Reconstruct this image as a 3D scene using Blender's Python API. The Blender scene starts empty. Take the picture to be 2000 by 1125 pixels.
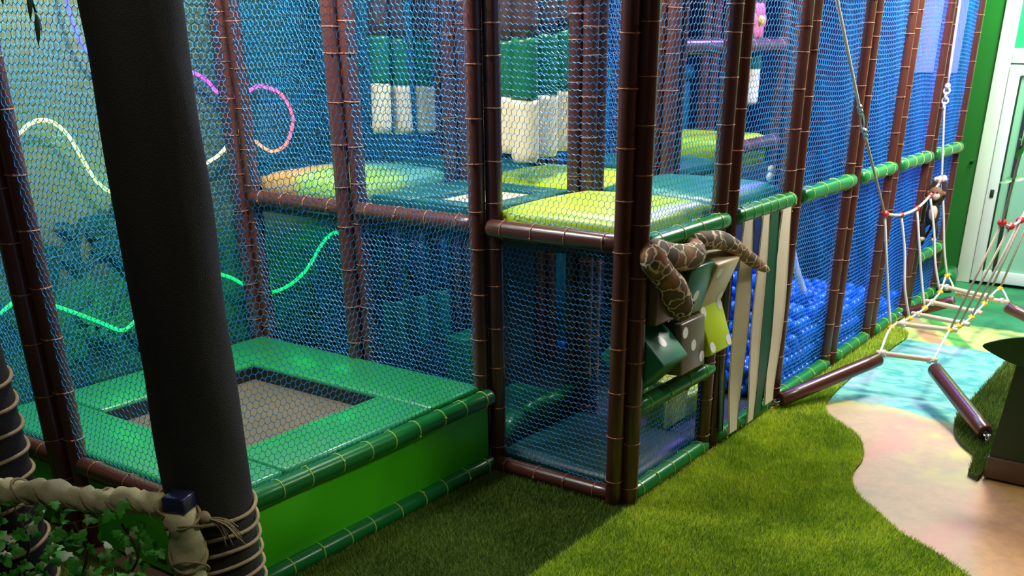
import bpy, bmesh, math, random
import numpy as np
from mathutils import Vector, Matrix, Euler

random.seed(7); rng = np.random.default_rng(7)
SC = bpy.context.scene
COL = SC.collection
PI = math.pi

# ------------------------------------------------------------------ camera
cam_d = bpy.data.cameras.new('camera'); cam = bpy.data.objects.new('camera', cam_d); COL.objects.link(cam)
CAM = Vector((-3.98869, -2.25978, 2.13746))
yaw, pitch, roll = 0.605705, -0.454625, 0.002085
fw = Vector((math.cos(yaw)*math.cos(pitch), math.sin(yaw)*math.cos(pitch), math.sin(pitch)))
rt = fw.cross(Vector((0, 0, 1))).normalized(); up = rt.cross(fw)
c_, s_ = math.cos(roll), math.sin(roll)
rt2 = c_*rt + s_*up; up2 = -s_*rt + c_*up
cam.matrix_world = Matrix(((rt2.x, up2.x, -fw.x, CAM.x), (rt2.y, up2.y, -fw.y, CAM.y), (rt2.z, up2.z, -fw.z, CAM.z), (0, 0, 0, 1)))
cam_d.sensor_width = 36.0; cam_d.lens = 1943.448/2000*36
cam_d.shift_x = (1000-1054.895)/2000; cam_d.shift_y = (1020.406-562.5)/2000
cam_d.clip_start = 0.02; cam_d.clip_end = 60
SC.camera = cam

# ------------------------------------------------------------------ world, exposure, lights
w = bpy.data.worlds.new('World'); SC.world = w; w.use_nodes = True
w.node_tree.nodes['Background'].inputs[0].default_value = (0.25, 0.4, 0.45, 1)
w.node_tree.nodes['Background'].inputs[1].default_value = 0.03
SC.view_settings.view_transform = 'Standard'; SC.view_settings.look = 'None'
SC.view_settings.exposure = 0.0; SC.view_settings.gamma = 1.0; SC.view_settings.use_curve_mapping = False

def lamp(name, loc, target, energy, col, size=0.5, size_y=None, kind='AREA', angle=None):
    d = bpy.data.lights.new(name, kind); d.energy = energy; d.color = col
    if kind == 'AREA':
        d.shape = 'RECTANGLE' if size_y else 'SQUARE'; d.size = size
        if size_y: d.size_y = size_y
    elif kind == 'SPOT':
        d.spot_size = math.radians(angle or 60); d.spot_blend = 0.5; d.shadow_soft_size = size
    else:
        d.shadow_soft_size = size
    o = bpy.data.objects.new(name, d); COL.objects.link(o)
    o.location = loc
    o.rotation_euler = (Vector(target)-Vector(loc)).to_track_quat('-Z', 'Y').to_euler()
    return o
lamp('path_light', (3.5, -1.0, 3.2), (3.2, -0.8, 0), 165, (1.0, 0.94, 0.86), 0.7)
lamp('lawn_light', (1.7, -1.9, 3.2), (1.5, -1.2, 0), 150, (1.0, 0.93, 0.80), 0.5)
lamp('deck_light', (0.9, 1.0, 3.2), (0.8, 0.9, 1.3), 92, (0.93, 1.0, 0.97), 0.6)
lamp('play_light', (2.6, 1.6, 3.2), (2.2, 1.3, 1.3), 28, (0.6, 1.0, 0.95), 0.8)
lamp('trampoline_light', (-0.75, 1.55, 3.2), (-0.7, 1.75, 0.4), 96, (1.0, 0.95, 0.84), 0.4)
lamp('cyan_wall_light', (-1.5, 2.2, 3.15), (-1.2, 2.7, 1.4), 22, (0.55, 0.95, 1.0), 0.4)
lamp('violet_light', (4.1, 0.45, 3.15), (4.0, 0.3, 0.5), 130, (0.30, 0.14, 1.0), 0.5)
lamp('pit_light', (2.8, 0.45, 3.1), (2.9, 0.4, 0.2), 60, (0.12, 0.36, 1.0), 0.4)
lamp('green_wall_light', (5.9, -0.5, 3.0), (6.3, -0.4, 1.6), 40, (0.10, 1.0, 0.25), 0.4)
lamp('door_light', (5.2, -0.9, 3.2), (5.9, -0.6, 0.5), 60, (0.85, 1.0, 0.88), 0.5)
lamp('cube_fill', (1.45, 0.55, 1.17), (1.4, 0.4, 0), 5, (1.0, 0.97, 0.8), 0.1)  # added fill under the deck to brighten the lime block, not a fixture
lamp('lower_bag_fill', (0.75, 1.35, 1.17), (0.6, 1.7, 0.4), 2.0, (0.4, 0.9, 1.0), 0.1)  # invented cyan fill so the bags under the deck show
lamp('skirt_fill_spot', (-1.5, -1.9, 3.2), (-1.55, 0.82, 0.15), 120, (0.95, 1.0, 0.75), 0.15, kind='SPOT', angle=34)  # added spot, aimed only to brighten the skirt
lamp('entrance_light', (-3.2, -0.6, 3.2), (-2.5, 0.5, 0.6), 10, (1.0, 0.92, 0.75), 0.5)

# ------------------------------------------------------------------ materials
def new_mat(name):
    m = bpy.data.materials.new(name); m.use_nodes = True
    return m, m.node_tree, m.node_tree.nodes['Principled BSDF']

class NT:
    """a few shortcuts for node trees"""
    def __init__(s, nt): s.nt = nt; s.n = nt.nodes; s.l = nt.links
    def node(s, t, **k):
        n = s.n.new(t)
        for a, b in k.items(): setattr(n, a, b)
        return n
    def put(s, sock, v):
        if hasattr(v, 'is_output'): s.l.new(v, sock)
        else: sock.default_value = v
    def math(s, op, a, b=0.0, clamp=False):
        n = s.node('ShaderNodeMath', operation=op, use_clamp=clamp); s.put(n.inputs[0], a); s.put(n.inputs[1], b); return n.outputs[0]
    def mix(s, f, a, b):
        n = s.node('ShaderNodeMix', data_type='RGBA'); s.put(n.inputs[0], f)
        s.put(n.inputs[6], (*a, 1) if isinstance(a, tuple) and len(a) == 3 else a)
        s.put(n.inputs[7], (*b, 1) if isinstance(b, tuple) and len(b) == 3 else b)
        return n.outputs[2]
    def noise(s, vec, scale, detail=2.0, rough=0.5):
        n = s.node('ShaderNodeTexNoise'); n.inputs['Scale'].default_value = scale; n.inputs['Detail'].default_value = detail
        n.inputs['Roughness'].default_value = rough
        if vec is not None: s.l.new(vec, n.inputs['Vector'])
        return n.outputs['Fac']
    def step(s, v, a, b):
        n = s.node('ShaderNodeMapRange', interpolation_type='SMOOTHSTEP'); s.put(n.inputs[0], v)
        n.inputs[1].default_value = a; n.inputs[2].default_value = b; return n.outputs[0]
    def bump(s, bsdf, h, strength=0.2, dist=0.01):
        n = s.node('ShaderNodeBump'); n.inputs['Strength'].default_value = strength; n.inputs['Distance'].default_value = dist
        s.l.new(h, n.inputs['Height']); s.l.new(n.outputs[0], bsdf.inputs['Normal'])
    def obj(s): return s.node('ShaderNodeTexCoord').outputs['Object']
    def xyz(s, v):
        n = s.node('ShaderNodeSeparateXYZ'); s.l.new(v, n.inputs[0]); return n.outputs

def simple(name, col, rough=0.5, var=0.12, scale=18, bump=0.0, bscale=90, metal=0.0, coat=0.0, spec=0.5, bdist=0.004):
    m, nt, b = new_mat(name); t = NT(nt)
    o = t.obj(); f = t.noise(o, scale, 3)
    c0 = tuple(x*(1-var) for x in col); c1 = tuple(min(1, x*(1+var)) for x in col)
    t.l.new(t.mix(f, c0, c1), b.inputs['Base Color'])
    b.inputs['Roughness'].default_value = rough; b.inputs['Metallic'].default_value = metal
    b.inputs['Coat Weight'].default_value = coat; b.inputs['Coat Roughness'].default_value = 0.15
    b.inputs['Specular IOR Level'].default_value = spec
    if bump: t.bump(b, t.noise(o, bscale, 3), bump, bdist)
    return m

M = {}
M['brown'] = simple('brown_vinyl', (0.078, 0.023, 0.017), 0.27, 0.15, 9, 0.05, 40, spec=0.5)
M['greentube'] = simple('green_vinyl_tube', (0.008, 0.17, 0.035), 0.25, 0.15, 9, 0.05, 40)
M['tan_tie'] = simple('tan_cable_tie', (0.35, 0.13, 0.07), 0.4)
M['lime_tie'] = simple('lime_cable_tie', (0.42, 0.62, 0.10), 0.4)
M['net'] = simple('blue_net_cord', (0.024, 0.29, 0.74), 0.42, 0.2, 6)
M['lime'] = simple('lime_vinyl', (0.46, 0.62, 0.02), 0.35, 0.06, 6, 0.1, 14, bdist=0.01)
M['teal'] = simple('teal_vinyl', (0.014, 0.17, 0.105), 0.35, 0.1, 6, 0.1, 14, bdist=0.01)
M['dteal'] = simple('dark_teal_vinyl', (0.006, 0.085, 0.07), 0.35, 0.1, 6, 0.08, 14, bdist=0.01)
M['deepteal'] = simple('deep_teal_vinyl', (0.003, 0.042, 0.036), 0.4, 0.1, 6)
M['pad'] = simple('trampoline_pad_vinyl', (0.014, 0.24, 0.065), 0.36, 0.15, 4, 0.2, 9, coat=0.35, bdist=0.012)
M['skirt'] = simple('green_skirt_vinyl', (0.06, 0.52, 0.008), 0.34, 0.08, 3, 0.12, 6, bdist=0.02)
M['bed'] = simple('jump_bed_weave', (0.115, 0.085, 0.05), 0.6, 0.35, 3, 0.3, 500)
M['beige'] = simple('beige_vinyl', (0.66, 0.53, 0.33), 0.4, 0.06, 8, 0.1, 20)
M['cream'] = simple('cream_fabric', (0.72, 0.60, 0.40), 0.6, 0.08, 8, 0.2, 24, bdist=0.01)
M['bagbrown'] = simple('brown_bag_vinyl', (0.06, 0.03, 0.024), 0.3, 0.1, 8, 0.1, 20)
M['baggreen'] = simple('green_bag_vinyl', (0.010, 0.12, 0.05), 0.3, 0.1, 8, 0.1, 20)
M['taupe'] = simple('taupe_vinyl', (0.15, 0.115, 0.09), 0.35, 0.08, 8, 0.05, 20)
M['darkbrown'] = simple('dark_brown_vinyl', (0.085, 0.05, 0.03), 0.32, 0.08, 8)
M['dgreen'] = simple('bottle_green_vinyl', (0.012, 0.085, 0.05), 0.32, 0.08, 8)
M['white'] = simple('white_print', (0.8, 0.8, 0.78), 0.4, 0.02)
M['stripgreen'] = simple('dark_green_strip', (0.012, 0.085, 0.045), 0.45, 0.1, 8, 0.15, 12, bdist=0.01)
M['stripbeige'] = simple('beige_strip', (0.70, 0.62, 0.47), 0.55, 0.08, 8, 0.2, 14, bdist=0.01)
M['black'] = simple('black_stitch', (0.012, 0.012, 0.012), 0.6)
M['trunk'] = simple('rough_trunk_coat', (0.007, 0.0065, 0.0045), 0.8, 0.5, 90, 0.6, 260, bdist=0.006)
M['jute'] = simple('jute_rope', (0.34, 0.25, 0.14), 0.9, 0.25, 60, 0.6, 300)
M['burlap'] = simple('burlap_cloth', (0.62, 0.57, 0.34), 0.95, 0.25, 25, 0.7, 420, bdist=0.006)
M['capmetal'] = simple('painted_metal_cap', (0.03, 0.035, 0.10), 0.22, 0.08, 8, metal=0.3)
M['rope'] = simple('white_braided_rope', (0.62, 0.58, 0.54), 0.8, 0.12, 80, 0.5, 400)
M['ropetan'] = simple('tan_braided_rope', (0.42, 0.33, 0.22), 0.8, 0.12, 80, 0.5, 400)
M['red'] = simple('red_plastic', (0.60, 0.02, 0.02), 0.3, 0.05)
M['yellow'] = simple('yellow_plastic', (0.85, 0.45, 0.01), 0.3, 0.05)
M['pinkp'] = simple('pink_plastic', (0.72, 0.42, 0.38), 0.4, 0.05)
M['wood'] = simple('pale_dowel_wood', (0.62, 0.44, 0.27), 0.55, 0.15, 30, 0.1, 120)
M['steel'] = simple('galvanised_steel', (0.45, 0.45, 0.47), 0.35, 0.1, metal=1.0)
M['monkeyfur'] = simple('black_plush', (0.016, 0.012, 0.011), 0.95, 0.3, 90, 0.8, 300, bdist=0.01)
M['monkeyskin'] = simple('pink_beige_plush', (0.62, 0.46, 0.38), 0.9, 0.1, 60, 0.5, 300)
M['monkeyhair'] = simple('brown_plush', (0.16, 0.075, 0.03), 0.95, 0.2, 90, 0.5, 300)
M['ball'] = simple('blue_ball_plastic', (0.002, 0.11, 0.66), 0.28, 0.2, 3, coat=0.3)
M['leafgreen'] = simple('ivy_leaf_plastic', (0.06, 0.36, 0.035), 0.45, 0.4, 40, 0.3, 60)
M['leafpale'] = simple('pale_leaf_plastic', (0.45, 0.48, 0.28), 0.55, 0.3, 30)
M['fronddark'] = simple('dark_frond_plastic', (0.015, 0.045, 0.015), 0.5, 0.3, 30)
M['jungleleaf'] = simple('jungle_leaf_plastic', (0.012, 0.16, 0.03), 0.5, 0.4, 20, 0.2, 60)
M['jungledark'] = simple('dark_jungle_leaf_plastic', (0.006, 0.07, 0.045), 0.5, 0.4, 20, 0.2, 60)
M['stem'] = simple('brown_vine_stem', (0.06, 0.035, 0.015), 0.8, 0.2, 40)
M['frame'] = simple('white_door_profile', (0.72, 0.74, 0.68), 0.3, 0.04, 4)
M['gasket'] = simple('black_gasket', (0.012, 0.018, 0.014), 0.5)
M['greenpaint'] = simple('green_wall_paint', (0.008, 0.12, 0.012), 0.6, 0.15, 3, 0.15, 60)
M['treegreen'] = simple('dark_green_panel', (0.012, 0.035, 0.009), 0.5, 0.12, 6, 0.1, 40)
M['leafboard'] = simple('green_leaf_board', (0.012, 0.055, 0.010), 0.4, 0.12, 5)
M['plinth'] = simple('oak_plinth', (0.10, 0.055, 0.03), 0.5, 0.25, 14, 0.2, 60)
M['deck'] = simple('deck_plywood', (0.03, 0.035, 0.03), 0.7, 0.1)
M['ceil'] = simple('dark_ceiling_paint', (0.03, 0.035, 0.035), 0.8, 0.1, 2)
M['navy'] = simple('navy_partition_vinyl', (0.010, 0.018, 0.05), 0.45, 0.15, 4)
M['tealwall'] = simple('teal_panel_vinyl', (0.010, 0.17, 0.15), 0.4, 0.1, 4)
M['pink'] = simple('pink_petal', (0.75, 0.09, 0.14), 0.6, 0.1)
M['yellowpetal'] = simple('yellow_petal', (0.8, 0.55, 0.04), 0.6, 0.1)
M['strap'] = simple('white_webbing', (0.55, 0.58, 0.62), 0.7, 0.08, 10, 0.3, 200)
M['bluecol'] = simple('blue_padding', (0.02, 0.16, 0.32), 0.4, 0.1)
M['whitecloth'] = simple('off_white_plush', (0.6, 0.56, 0.48), 0.9, 0.1)
M['palepanel'] = simple('lavender_panel_paint', (0.42, 0.40, 0.55), 0.5, 0.06)
M['dimfloor'] = simple('darkened_floor', (0.010, 0.016, 0.018), 0.6, 0.2, 8)  # near-black colour that keeps the space under the frame dim

def glass_mat(name, col, rough):
    m, nt, b = new_mat(name); t = NT(nt)
    t.l.new(t.mix(t.noise(t.obj(), 2.0, 2), tuple(x*0.9 for x in col), tuple(min(1, x*1.1) for x in col)), b.inputs['Base Color'])
    b.inputs['Roughness'].default_value = rough; b.inputs['Coat Weight'].default_value = 1.0; b.inputs['Coat Roughness'].default_value = 0.04
    return m
M['frosted'] = glass_mat('frosted_door_glass', (0.26, 0.52, 0.34), 0.55)
M['transom'] = glass_mat('green_transom_glass', (0.02, 0.50, 0.16), 0.5)

# turf (blade and base)
def turf_mat(name, dark, light):
    m, nt, b = new_mat(name); t = NT(nt)
    o = t.obj(); g = t.node('ShaderNodeNewGeometry')
    f = t.math('ADD', t.math('MULTIPLY', t.noise(o, 2.2, 4, 0.6), 0.9), t.math('MULTIPLY', g.outputs['Random Per Island'], 0.55))
    t.l.new(t.mix(t.step(f, 0.35, 1.05), dark, light), b.inputs['Base Color'])
    b.inputs['Roughness'].default_value = 0.6; b.inputs['Specular IOR Level'].default_value = 0.35
    return m
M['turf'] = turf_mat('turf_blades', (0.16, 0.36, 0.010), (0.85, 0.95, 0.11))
M['turf_dark'] = turf_mat('turf_blades_dark_pile_and_shade', (0.035, 0.095, 0.008), (0.20, 0.29, 0.04))  # darker pile, with shade by the trampoline also put into the colour
M['turfbase'] = simple('turf_backing', (0.035, 0.070, 0.006), 0.9, 0.3, 12)

# LED ropes: colour along the rope is stored per vertex
def led_mat(name, strength):
    m, nt, b = new_mat(name); t = NT(nt)
    a = t.node('ShaderNodeVertexColor', layer_name='led')
    t.l.new(a.outputs[0], b.inputs['Emission Color']); b.inputs['Emission Strength'].default_value = strength
    t.l.new(t.mix(t.noise(t.obj(), 200, 1), (0.03, 0.03, 0.03), (0.05, 0.05, 0.05)), b.inputs['Base Color'])
    return m
M['led'] = led_mat('led_rope_glow', 2.4)

# snake skin
def snake_mat():
    m, nt, b = new_mat('python_plush_print'); t = NT(nt)
    o = t.obj()
    vor = t.node('ShaderNodeTexVoronoi', feature='DISTANCE_TO_EDGE'); vor.inputs['Scale'].default_value = 12
    mp = t.node('ShaderNodeMapping'); nz = t.node('ShaderNodeTexNoise'); nz.inputs['Scale'].default_value = 16; t.l.new(o, nz.inputs['Vector'])
    vm = t.node('ShaderNodeVectorMath', operation='MULTIPLY_ADD'); t.l.new(nz.outputs['Color'], vm.inputs[0]); vm.inputs[1].default_value = (0.07, 0.07, 0.07); t.l.new(o, vm.inputs[2]); t.l.new(vm.outputs[0], mp.inputs[0])
    t.l.new(mp.outputs[0], vor.inputs['Vector'])
    vc = t.node('ShaderNodeTexVoronoi', feature='F1'); vc.inputs['Scale'].default_value = 12; t.l.new(mp.outputs[0], vc.inputs['Vector'])
    sx = t.node('ShaderNodeSeparateColor'); t.l.new(vc.outputs['Color'], sx.inputs[0])
    patch = t.mix(t.step(sx.outputs[0], 0.4, 0.6), (0.30, 0.13, 0.055), (0.12, 0.08, 0.055))
    patch = t.mix(t.step(vc.outputs['Distance'], 0.2, 0.75), patch, (0.07, 0.045, 0.03))
    e = t.math('ADD', vor.outputs['Distance'], t.math('MULTIPLY', t.noise(o, 60, 2), 0.06))
    c = t.mix(t.step(e, 0.055, 0.085), (0.70, 0.54, 0.34), patch)
    t.l.new(c, b.inputs['Base Color']); b.inputs['Roughness'].default_value = 0.75
    t.bump(b, t.noise(o, 300, 2), 0.4, 0.004)
    return m
M['snake'] = snake_mat()

# painted floor
def floor_mat():
    m, nt, b = new_mat('painted_floor_mural'); t = NT(nt)
    o = t.obj(); X, Y, _ = t.xyz(o)
    n1 = t.math('SUBTRACT', t.noise(o, 1.6, 5, 0.6), 0.5); n2 = t.math('SUBTRACT', t.noise(o, 4.5, 4, 0.6), 0.5); n3 = t.noise(o, 14, 4, 0.65)
    # sand
    sand = t.mix(t.step(n3, 0.35, 0.7), (0.55, 0.37, 0.21), (0.46, 0.33, 0.19))
    sand = t.mix(t.math('MULTIPLY', t.step(t.noise(o, 2.7, 3), 0.52, 0.70), 0.7), sand, (0.40, 0.33, 0.20))
    band = t.math('ADD', t.math('ADD', t.math('MULTIPLY', Y, 3.2), t.math('MULTIPLY', X, 0.75)), t.math('MULTIPLY', n1, 2.2))
    pk = t.math('POWER', t.math('ABSOLUTE', t.math('SINE', t.math('MULTIPLY', band, 1.15))), 8.0)
    sand = t.mix(t.math('MULTIPLY', pk, 0.75), sand, (0.62, 0.28, 0.20))
    yl = t.math('MULTIPLY', t.step(t.math('ADD', Y, t.math('MULTIPLY', n1, 0.9)), -0.85, -1.15), t.step(X, 1.0, 1.7))
    yl = t.math('MULTIPLY', yl, t.step(t.noise(o, 5.0, 3), 0.38, 0.62))
    sand = t.mix(t.math('MULTIPLY', yl, 0.8), sand, (0.60, 0.56, 0.16))
    # orange sand area beside the tree
    od = t.math('ADD', t.math('SUBTRACT', Y, t.math('MULTIPLY', X, 0.2)), t.math('MULTIPLY', n2, 0.10))
    orange = t.mix(t.step(n3, 0.3, 0.7), (0.62, 0.32, 0.10), (0.50, 0.26, 0.085))
    sand = t.mix(t.step(od, -1.63, -1.76), sand, orange)
    # water
    wv = t.node('ShaderNodeTexNoise'); wv.inputs['Scale'].default_value = 5.5; wv.inputs['Detail'].default_value = 6; wv.inputs['Distortion'].default_value = 1.2
    mp = t.node('ShaderNodeMapping'); mp.inputs['Scale'].default_value = (1.6, 0.8, 1); mp.inputs['Rotation'].default_value = (0, 0, 0.25)
    t.l.new(o, mp.inputs[0]); t.l.new(mp.outputs[0], wv.inputs['Vector'])
    water = t.mix(t.step(wv.outputs['Fac'], 0.35, 0.62), (0.05, 0.33, 0.32), (0.20, 0.52, 0.43))
    water = t.mix(t.math('MULTIPLY', t.step(t.noise(o, 2.3, 5), 0.54, 0.66), 0.75), water, (0.36, 0.42, 0.56))
    water = t.mix(t.math('MULTIPLY', t.step(t.noise(o, 30, 3), 0.66, 0.74), 0.35), water, (0.50, 0.30, 0.12))
    xw = t.math('ADD', X, t.math('MULTIPLY', n1, 0.7))
    c = t.mix(t.step(xw, 2.05, 2.2), sand, (0.52, 0.47, 0.20))
    c = t.mix(t.step(xw, 2.18, 2.26), c, water)
    # lime meadow, then green
    meadow = t.mix(t.step(n3, 0.3, 0.7), (0.56, 0.66, 0.20), (0.44, 0.56, 0.14))
    pathm = t.math('ABSOLUTE', t.math('ADD', t.math('SUBTRACT', Y, t.math('MULTIPLY', X, 0.55)), t.math('ADD', 2.65, t.math('MULTIPLY', n1, 0.3))))
    meadow = t.mix(t.step(pathm, 0.10, 0.05), meadow, (0.50, 0.28, 0.14))
    pm2 = t.math('ABSOLUTE', t.math('ADD', t.math('SUBTRACT', Y, t.math('MULTIPLY', X, 0.55)), t.math('ADD', 2.86, t.math('MULTIPLY', n1, 0.3))))
    meadow = t.mix(t.step(pm2, 0.10, 0.05), meadow, (0.10, 0.36, 0.06))
    c = t.mix(t.step(X, 3.93, 3.99), c, meadow)
    green = t.mix(t.step(t.noise(o, 3.5, 4), 0.35, 0.65), (0.015, 0.16, 0.06), (0.03, 0.24, 0.10))
    c = t.mix(t.step(t.math('ADD', X, t.math('MULTIPLY', n2, 0.12)), 4.66, 4.72), c, green)
    t.l.new(c, b.inputs['Base Color']); b.inputs['Roughness'].default_value = 0.55
    t.bump(b, t.noise(o, 60, 4), 0.25, 0.004)
    return m
M['floor'] = floor_mat()

def mural_mat():
    m, nt, b = new_mat('jungle_mural_paint'); t = NT(nt)
    o = t.obj(); X, Y, Z = t.xyz(o)
    n = t.noise(o, 5, 5, 0.65)
    low = t.mix(t.step(n, 0.40, 0.62), (0.006, 0.045, 0.03), (0.012, 0.16, 0.035))
    high = t.mix(t.step(t.noise(o, 2.4, 4), 0.35, 0.7), (0.15, 0.17, 0.065), (0.09, 0.14, 0.075))
    c = t.mix(t.step(t.math('ADD', Z, t.math('MULTIPLY', t.noise(o, 3, 4), 0.6)), 1.20, 1.55), low, high)
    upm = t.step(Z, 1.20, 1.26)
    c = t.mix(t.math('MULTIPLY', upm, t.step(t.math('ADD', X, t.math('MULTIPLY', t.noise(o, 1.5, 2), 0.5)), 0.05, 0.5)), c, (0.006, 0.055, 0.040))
    c = t.mix(t.step(X, 1.9, 2.3), c, (0.006, 0.018, 0.032))  # darkness of the interior behind the far bays painted into the wall
    t.l.new(c, b.inputs['Base Color']); b.inputs['Roughness'].default_value = 0.65
    return m
M['mural'] = mural_mat()

# ------------------------------------------------------------------ mesh builders
class MB:
    def __init__(s): s.v = []; s.f = []; s.mi = []; s.sm = []
    def add(s, vs, fs, mi=0, smooth=True):
        o = len(s.v); s.v.extend([tuple(p) for p in vs]); s.f.extend([tuple(i+o for i in f) for f in fs])
        s.mi.extend([mi]*len(fs)); s.sm.extend([smooth]*len(fs)); return s
    def box(s, a, b, mi=0, mat=None):
        x0, y0, z0 = a; x1, y1, z1 = b
        vs = [(x0,y0,z0),(x1,y0,z0),(x1,y1,z0),(x0,y1,z0),(x0,y0,z1),(x1,y0,z1),(x1,y1,z1),(x0,y1,z1)]
        if mat: vs = [mat @ Vector(p) for p in vs]
        return s.add(vs, [(0,3,2,1),(4,5,6,7),(0,1,5,4),(1,2,6,5),(2,3,7,6),(3,0,4,7)], mi, False)
    def rbox(s, a, b, r=0.01, mi=0, mat=None, seg=2):
        bm = bmesh.new(); bmesh.ops.create_cube(bm, size=1)
        ce = [(a[i]+b[i])/2 for i in range(3)]; sz = [b[i]-a[i] for i in range(3)]
        for v in bm.verts: v.co = Vector((ce[0]+v.co.x*sz[0], ce[1]+v.co.y*sz[1], ce[2]+v.co.z*sz[2]))
        bmesh.ops.bevel(bm, geom=bm.edges[:], offset=r, segments=seg, profile=0.5, affect='EDGES')
        bm.verts.index_update()
        vs = [(mat @ v.co if mat else v.co.copy()) for v in bm.verts]; fs = [[v.index for v in f.verts] for f in bm.faces]
        bm.free(); return s.add(vs, fs, mi, True)
    def tube(s, pts, r, n=12, mi=0, caps=True, closed=False):
        pts = [Vector(p) for p in pts]; N = len(pts)
        rs = r if hasattr(r, '__len__') else [r]*N
        tang = []
        for i in range(N):
            a = pts[(i-1) % N] if (closed or i > 0) else pts[0]; b = pts[(i+1) % N] if (closed or i < N-1) else pts[-1]
            d = b-a; tang.append(d.normalized() if d.length > 1e-9 else Vector((0,0,1)))
        t0 = tang[0]; u = t0.cross(Vector((0,0,1)))
        if u.length < 1e-3: u = t0.cross(Vector((0,1,0)))
        u.normalize(); vs = []
        for i in range(N):
            t = tang[i]; u = (u - t*u.dot(t)); u.normalize(); v = t.cross(u)
            for k in range(n):
                a = 2*PI*k/n; vs.append(pts[i] + (u*math.cos(a)+v*math.sin(a))*rs[i])
        fs = []
        for i in range(N if closed else N-1):
            j = (i+1) % N
            for k in range(n):
                k2 = (k+1) % n; fs.append((i*n+k, i*n+k2, j*n+k2, j*n+k))
        if caps and not closed:
            fs.append(tuple(range(n-1, -1, -1))); fs.append(tuple((N-1)*n+k for k in range(n)))
        return s.add(vs, fs, mi, True)
    def torus(s, c, R, r, axis='z', n=20, m=6, mi=0):
        c = Vector(c); pts = []
        for i in range(n):
            a = 2*PI*i/n
            p = (R*math.cos(a), R*math.sin(a))
            pts.append(c + (Vector((p[0], p[1], 0)) if axis == 'z' else Vector((0, p[0], p[1])) if axis == 'x' else Vector((p[0], 0, p[1]))))
        return s.tube(pts, r, m, mi, closed=True)
    def sphere(s, c, r, n=12, m=8, mi=0, sc=(1,1,1), mat=None):
        vs = [Vector((0,0,1))]; fs = []
        for j in range(1, m):
            th = PI*j/m
            for i in range(n):
                a = 2*PI*i/n; vs.append(Vector((math.sin(th)*math.cos(a), math.sin(th)*math.sin(a), math.cos(th))))
        vs.append(Vector((0,0,-1)))
        for i in range(n): fs.append((0, 1+i, 1+(i+1) % n))
        for j in range(m-2):
            for i in range(n):
                a = 1+j*n; fs.append((a+i, a+n+i, a+n+(i+1) % n, a+(i+1) % n))
        L = len(vs)-1; a = 1+(m-2)*n
        for i in range(n): fs.append((a+i, L, a+(i+1) % n))
        c = Vector(c)
        out = []
        for p in vs:
            q = Vector((p.x*r*sc[0], p.y*r*sc[1], p.z*r*sc[2]))
            if mat: q = mat @ q
            out.append(c+q)
        return s.add(out, fs, mi, True)
    def build(s, name, mats, parent=None, loc=None, rot=None, data_only=False):
        me = bpy.data.meshes.new(name); me.from_pydata([tuple(v) for v in s.v], [], s.f)
        for m in (mats if isinstance(mats, (list, tuple)) else [mats]): me.materials.append(m)
        me.polygons.foreach_set('material_index', s.mi); me.polygons.foreach_set('use_smooth', s.sm); me.update()
        if data_only: return me
        return link(name, me, parent, loc, rot)

def link(name, me, parent=None, loc=None, rot=None):
    o = bpy.data.objects.new(name, me); COL.objects.link(o)
    if parent: o.parent = parent
    if loc is not None: o.location = loc
    if rot is not None: o.rotation_euler = rot
    return o
def tag(o, label=None, cat=None, group=None, kind=None):
    if label: o['label'] = label
    if cat: o['category'] = cat
    if group: o['group'] = group
    if kind: o['kind'] = kind
    return o
def empty(name, loc, label, cat, group=None, rot=None):
    o = bpy.data.objects.new(name, None); COL.objects.link(o); o.location = loc; o.empty_display_size = 0.05
    if rot is not None: o.rotation_euler = rot
    return tag(o, label, cat, group)
def local(root, p): return Vector(p)-root.location

def smooth_path(pts, n=8):
    """Catmull-Rom through pts"""
    P = [Vector(p) for p in pts]; P = [P[0]*2-P[1]] + P + [P[-1]*2-P[-2]]; out = []
    for i in range(1, len(P)-2):
        for k in range(n):
            t = k/n; a, b, c, d = P[i-1], P[i], P[i+1], P[i+2]
            out.append(0.5*((2*b)+(c-a)*t+(2*a-5*b+4*c-d)*t*t+(3*b-a-3*c+d)*t**3))
    out.append(P[-2]); return out

def fast_mesh(name, verts, faces_flat, nper, mat, smooth=False):
    me = bpy.data.meshes.new(name); nv = len(verts); nf = len(faces_flat)//nper
    me.vertices.add(nv); me.vertices.foreach_set('co', np.ascontiguousarray(verts, dtype=np.float32).ravel())
    me.loops.add(nf*nper); me.loops.foreach_set('vertex_index', np.ascontiguousarray(faces_flat, dtype=np.int32))
    me.polygons.add(nf); me.polygons.foreach_set('loop_start', np.arange(0, nf*nper, nper, dtype=np.int32))
    me.polygons.foreach_set('use_smooth', np.full(nf, smooth, dtype=bool))
    me.materials.append(mat); me.update(calc_edges=True); me.validate(); return me

# ------------------------------------------------------------------ the setting
def structure(name, mb, mat): return tag(mb.build(name, mat), kind='structure')
structure('floor', MB().box((-6.0, -5.0, -0.10), (6.5, 3.0, 0.0)), M['floor'])
tag(MB().rbox((5.64, 0.10, 0.0), (5.70, 2.70, 3.0), 0.01).build('added_end_panel', M['navy']), 'dark blue panel added to keep the view through the far bays dark', 'partition')  # added dark panel, covers the brightly lit end wall behind the bays
tag(MB().rbox((5.615, 0.11, 1.86), (5.638, 0.50, 3.0), 0.005).build('pale_panel', M['palepanel']), 'pale lavender panel high behind the last two netted bays', 'panel')
structure('floor_under_frame', MB().box((-0.02, -0.02, 0.0), (5.62, 2.80, 0.006)), M['dimfloor'])  # dark sheet added to dim the floor under the deck
structure('ceiling', MB().box((-6.0, -5.0, 3.30), (6.5, 3.0, 3.40)), M['ceil'])
structure('wall_back', MB().box((-6.0, 2.80, 0.0), (6.5, 2.95, 3.30)), M['mural'])
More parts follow.
